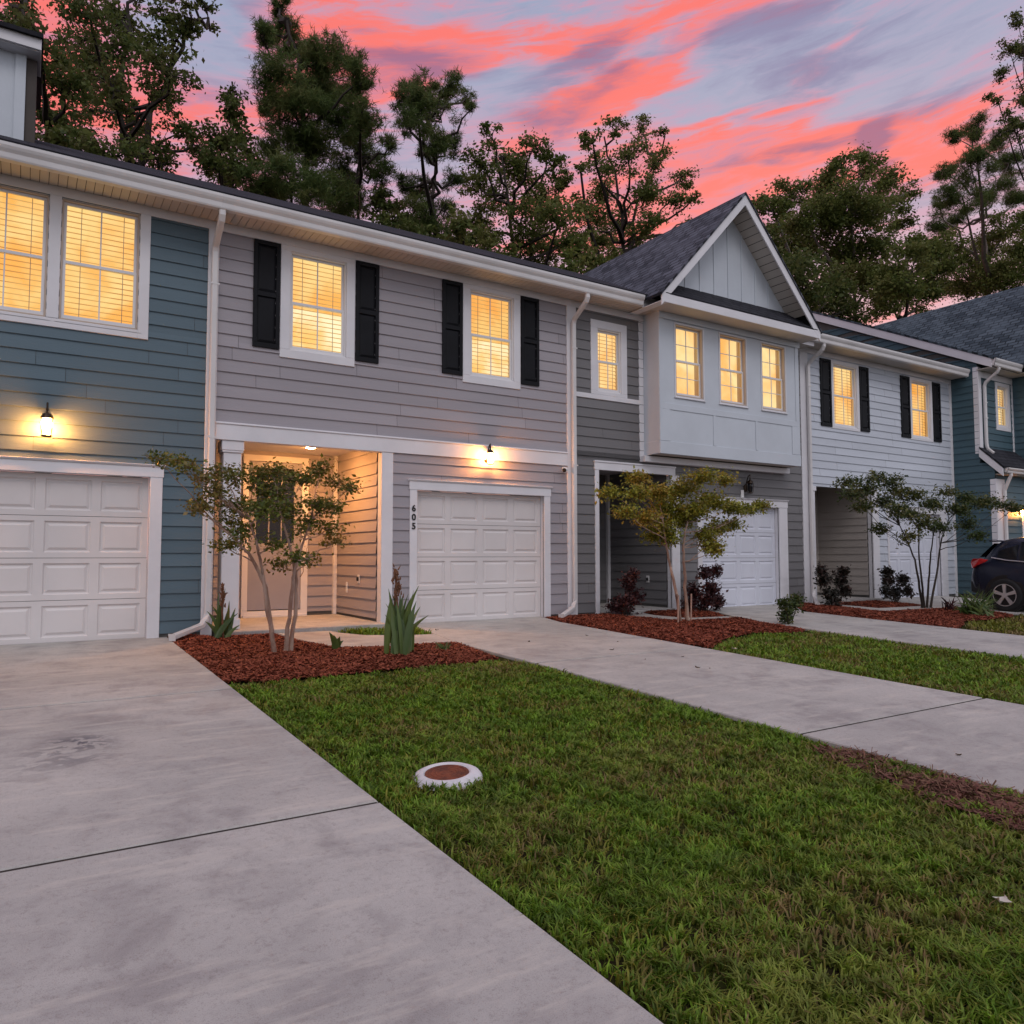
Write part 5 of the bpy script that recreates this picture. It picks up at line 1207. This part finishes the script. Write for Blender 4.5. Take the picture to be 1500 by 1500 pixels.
# ------------------------------------------------------------------ parked car at the right edge
def car():
    XL, YR = 17.16, -2.27                        # near side and rear bumper; nose towards the street (-y)
    t = thing('parked_car', 'dark navy hatchback SUV with red tail lamp at the right edge', 'car', (XL+.9, -4.5, gz(-4.5)))
    yaw = GS; Z = lambda s, z: gz(YR-s)+.024+z
    def P(s, tt, z): return (XL+.9+tt, YR-s, Z(s, z))
    # stations: s, half width at sill / belt / roof, belt height, roof height (0 = none), sill height
    S = [(.0, .62, .70, 0, .70, .95, .45), (.07, .76, .80, 0, .92, 1.02, .32), (.22, .84, .86, .60, 1.0, 1.10, .26), (.50, .87, .89, .66, 1.02, 1.46, .22), (.78, .88, .90, .68, 1.01, 1.535, .21), (1.4, .88, .90, .70, .98, 1.575, .20),
         (2.1, .88, .90, .70, .96, 1.575, .20), (2.7, .88, .90, .67, .95, 1.49, .20), (3.25, .88, .90, .70, .94, 1.06, .20), (3.8, .87, .88, .70, .86, .93, .21), (4.2, .80, .82, .6, .72, .80, .25), (4.42, .60, .62, .4, .60, .66, .34)]
    body = MB(); rows = []
    for (s, ws, wb_, wr, zb, zr_, zs) in S:
        wr = wr or wb_*.8
        row = [(-ws+.10, zs), (-ws, zs+.05), (-wb_-.012, (zs+zb)/2+.03), (-wb_-.004, zb-.10), (-wb_+.03, zb), (-wr-.03, zr_-.09), (-wr+.07, zr_-.015), (-wr*.4, zr_+.012)]
        row = row+[(-a, b_) for a, b_ in reversed(row)]; rows.append([P(s, a, b_) for a, b_ in row])
    n = len(rows[0])
    for r in rows: body.v += r
    for i in range(len(rows)-1):
        for j in range(n-1):
            body.f.append((i*n+j, i*n+j+1, (i+1)*n+j+1, (i+1)*n+j))
    body.f.append(tuple(range(n))); body.f.append(tuple(reversed([(len(rows)-1)*n+j for j in range(n)])))
    bo = body.build('body', 'car', t, smooth=True); md = bo.modifiers.new('sub', 'SUBSURF'); md.levels = md.render_levels = 2
    for sg in (-1, 1):
        X = lambda tt: sg*tt
        w1 = MB(); top = lambda s: 1.44 if 1. < s < 2.3 else (1.38 if s <= 1. else 1.35-(s-2.3)*.62)
        for a, b_ in ((.62, .98), (1.04, 1.88), (1.95, 2.82)):
            za, zb2 = (1.05 if a < .7 else 1.02), 1.0; ta = 1.24 if a < .7 else top(a)
            w1.poly([P(a, X(-.872), za+.04), P(b_, X(-.878), zb2+.03), P(b_, X(-.742), top(b_)), P(a, X(-.752-(.06 if a < .7 else 0)), ta)])
        w1.build('side_window', 'dark_glass', t)
        ch = MB(); ch.tube([P(.5, X(-.868), 1.10), P(.8, X(-.888), 1.055), P(1.4, X(-.896), 1.02), P(2.4, X(-.90), 1.0), P(3.1, X(-.90), .985)], .011, 6); ch.build('window_trim', 'alloy', t)
        tl = MB(); pts = [(.05, -.735, .86), (.03, -.73, .98), (.10, -.80, 1.06), (.30, -.895, 1.075), (.46, -.905, 1.05), (.40, -.915, 1.0), (.24, -.905, .93), (.12, -.84, .86)]
        A = [P(s, X(tt), z) for s, tt, z in pts]; Bq = [P(s-.03+.02, X(tt-.022), z) for s, tt, z in pts]; i0 = 0
        tl.v += A+Bq; k3 = len(pts); tl.f += [tuple(range(k3, 2*k3))]+[(i, (i+1) % k3, k3+(i+1) % k3, k3+i) for i in range(k3)]
        tl.build('tail_lamp', 'red_lens', t, .006)
        for s in (.76, 3.42):
            ar = MB(); ar.tube([P(s, X(-.905), .355), P(s, X(-.62), .355)], .395, 28); ar.build('wheel_arch', 'black', t)
            wt = MB(); c = P(s, X(-.80), .335)
            prof = [(.20, -.095), (.29, -.11), (.325, -.095), (.337, -.06), (.337, .06), (.325, .095), (.29, .11), (.2, .1)]
            k4 = 30; i0 = 0
            for rr, off in prof:
                for q in range(k4):
                    th = 2*pi*q/k4; wt.v.append((c[0]+off*1.0-sg*.035, c[1]+rr*cos(th), c[2]+rr*sin(th)))
            for i in range(len(prof)-1):
                for q in range(k4): wt.f.append((i*k4+q, i*k4+(q+1) % k4, (i+1)*k4+(q+1) % k4, (i+1)*k4+q))
            wh = wt.build('wheel', 'tyre', t, smooth=True)
            ri = MB(); xo = c[0]-sg*.135
            for q in range(k4):
                t0, t1 = 2*pi*q/k4, 2*pi*(q+1)/k4
                for ra, rb_ in ((.215, .25),): ri.hexa([(xo, c[1]+ra*cos(t0), c[2]+ra*sin(t0)), (xo, c[1]+rb_*cos(t0), c[2]+rb_*sin(t0)), (xo, c[1]+rb_*cos(t1), c[2]+rb_*sin(t1)), (xo, c[1]+ra*cos(t1), c[2]+ra*sin(t1)),
                                                (xo+sg*.03, c[1]+ra*cos(t0), c[2]+ra*sin(t0)), (xo+sg*.03, c[1]+rb_*cos(t0), c[2]+rb_*sin(t0)), (xo+sg*.03, c[1]+rb_*cos(t1), c[2]+rb_*sin(t1)), (xo+sg*.03, c[1]+ra*cos(t1), c[2]+ra*sin(t1))])
            for q in range(5):
                th = 2*pi*q/5+.3; u1, u2 = th-.17, th+.17
                ri.hexa([(xo, c[1]+.05*cos(th-.5), c[2]+.05*sin(th-.5)), (xo, c[1]+.05*cos(th+.5), c[2]+.05*sin(th+.5)), (xo, c[1]+.22*cos(u2), c[2]+.22*sin(u2)), (xo, c[1]+.22*cos(u1), c[2]+.22*sin(u1)),
                         (xo+sg*.025, c[1]+.05*cos(th-.5), c[2]+.05*sin(th-.5)), (xo+sg*.025, c[1]+.05*cos(th+.5), c[2]+.05*sin(th+.5)), (xo+sg*.025, c[1]+.22*cos(u2), c[2]+.22*sin(u2)), (xo+sg*.025, c[1]+.22*cos(u1), c[2]+.22*sin(u1))])
            ri.tube([(xo-sg*.004, c[1], c[2]), (xo+sg*.04, c[1], c[2])], .055, 16)
            ri.build('rim', 'alloy', wh)
    rw = MB(); rw.poly([P(.145, -.62, 1.10), P(.145, .62, 1.10), P(.42, .56, 1.40), P(.42, -.56, 1.40)]); rw.build('rear_window', 'dark_glass', t)
    bp = MB(); bp.hexa([P(-.03, -.70, .34), P(-.03, .70, .34), P(.25, .86, .30), P(.25, -.86, .30), P(-.03, -.70, .60), P(-.03, .70, .60), P(.25, .87, .56), P(.25, -.87, .56)]); bp.build('bumper', 'black', t, .03)
    MB().box(XL+.25, XL+1.55, YR-.62, YR-.36, Z(.5, 1.435), Z(.5, 1.465)).build('spoiler', 'car', t, .008)
    for sg in (-1, 1):
        for s in (1.55, 2.55): MB().tube([P(s, sg*-.91, .90), P(s+.2, sg*-.912, .895)], .016, 6).build('door_handle', 'car', t)
car()
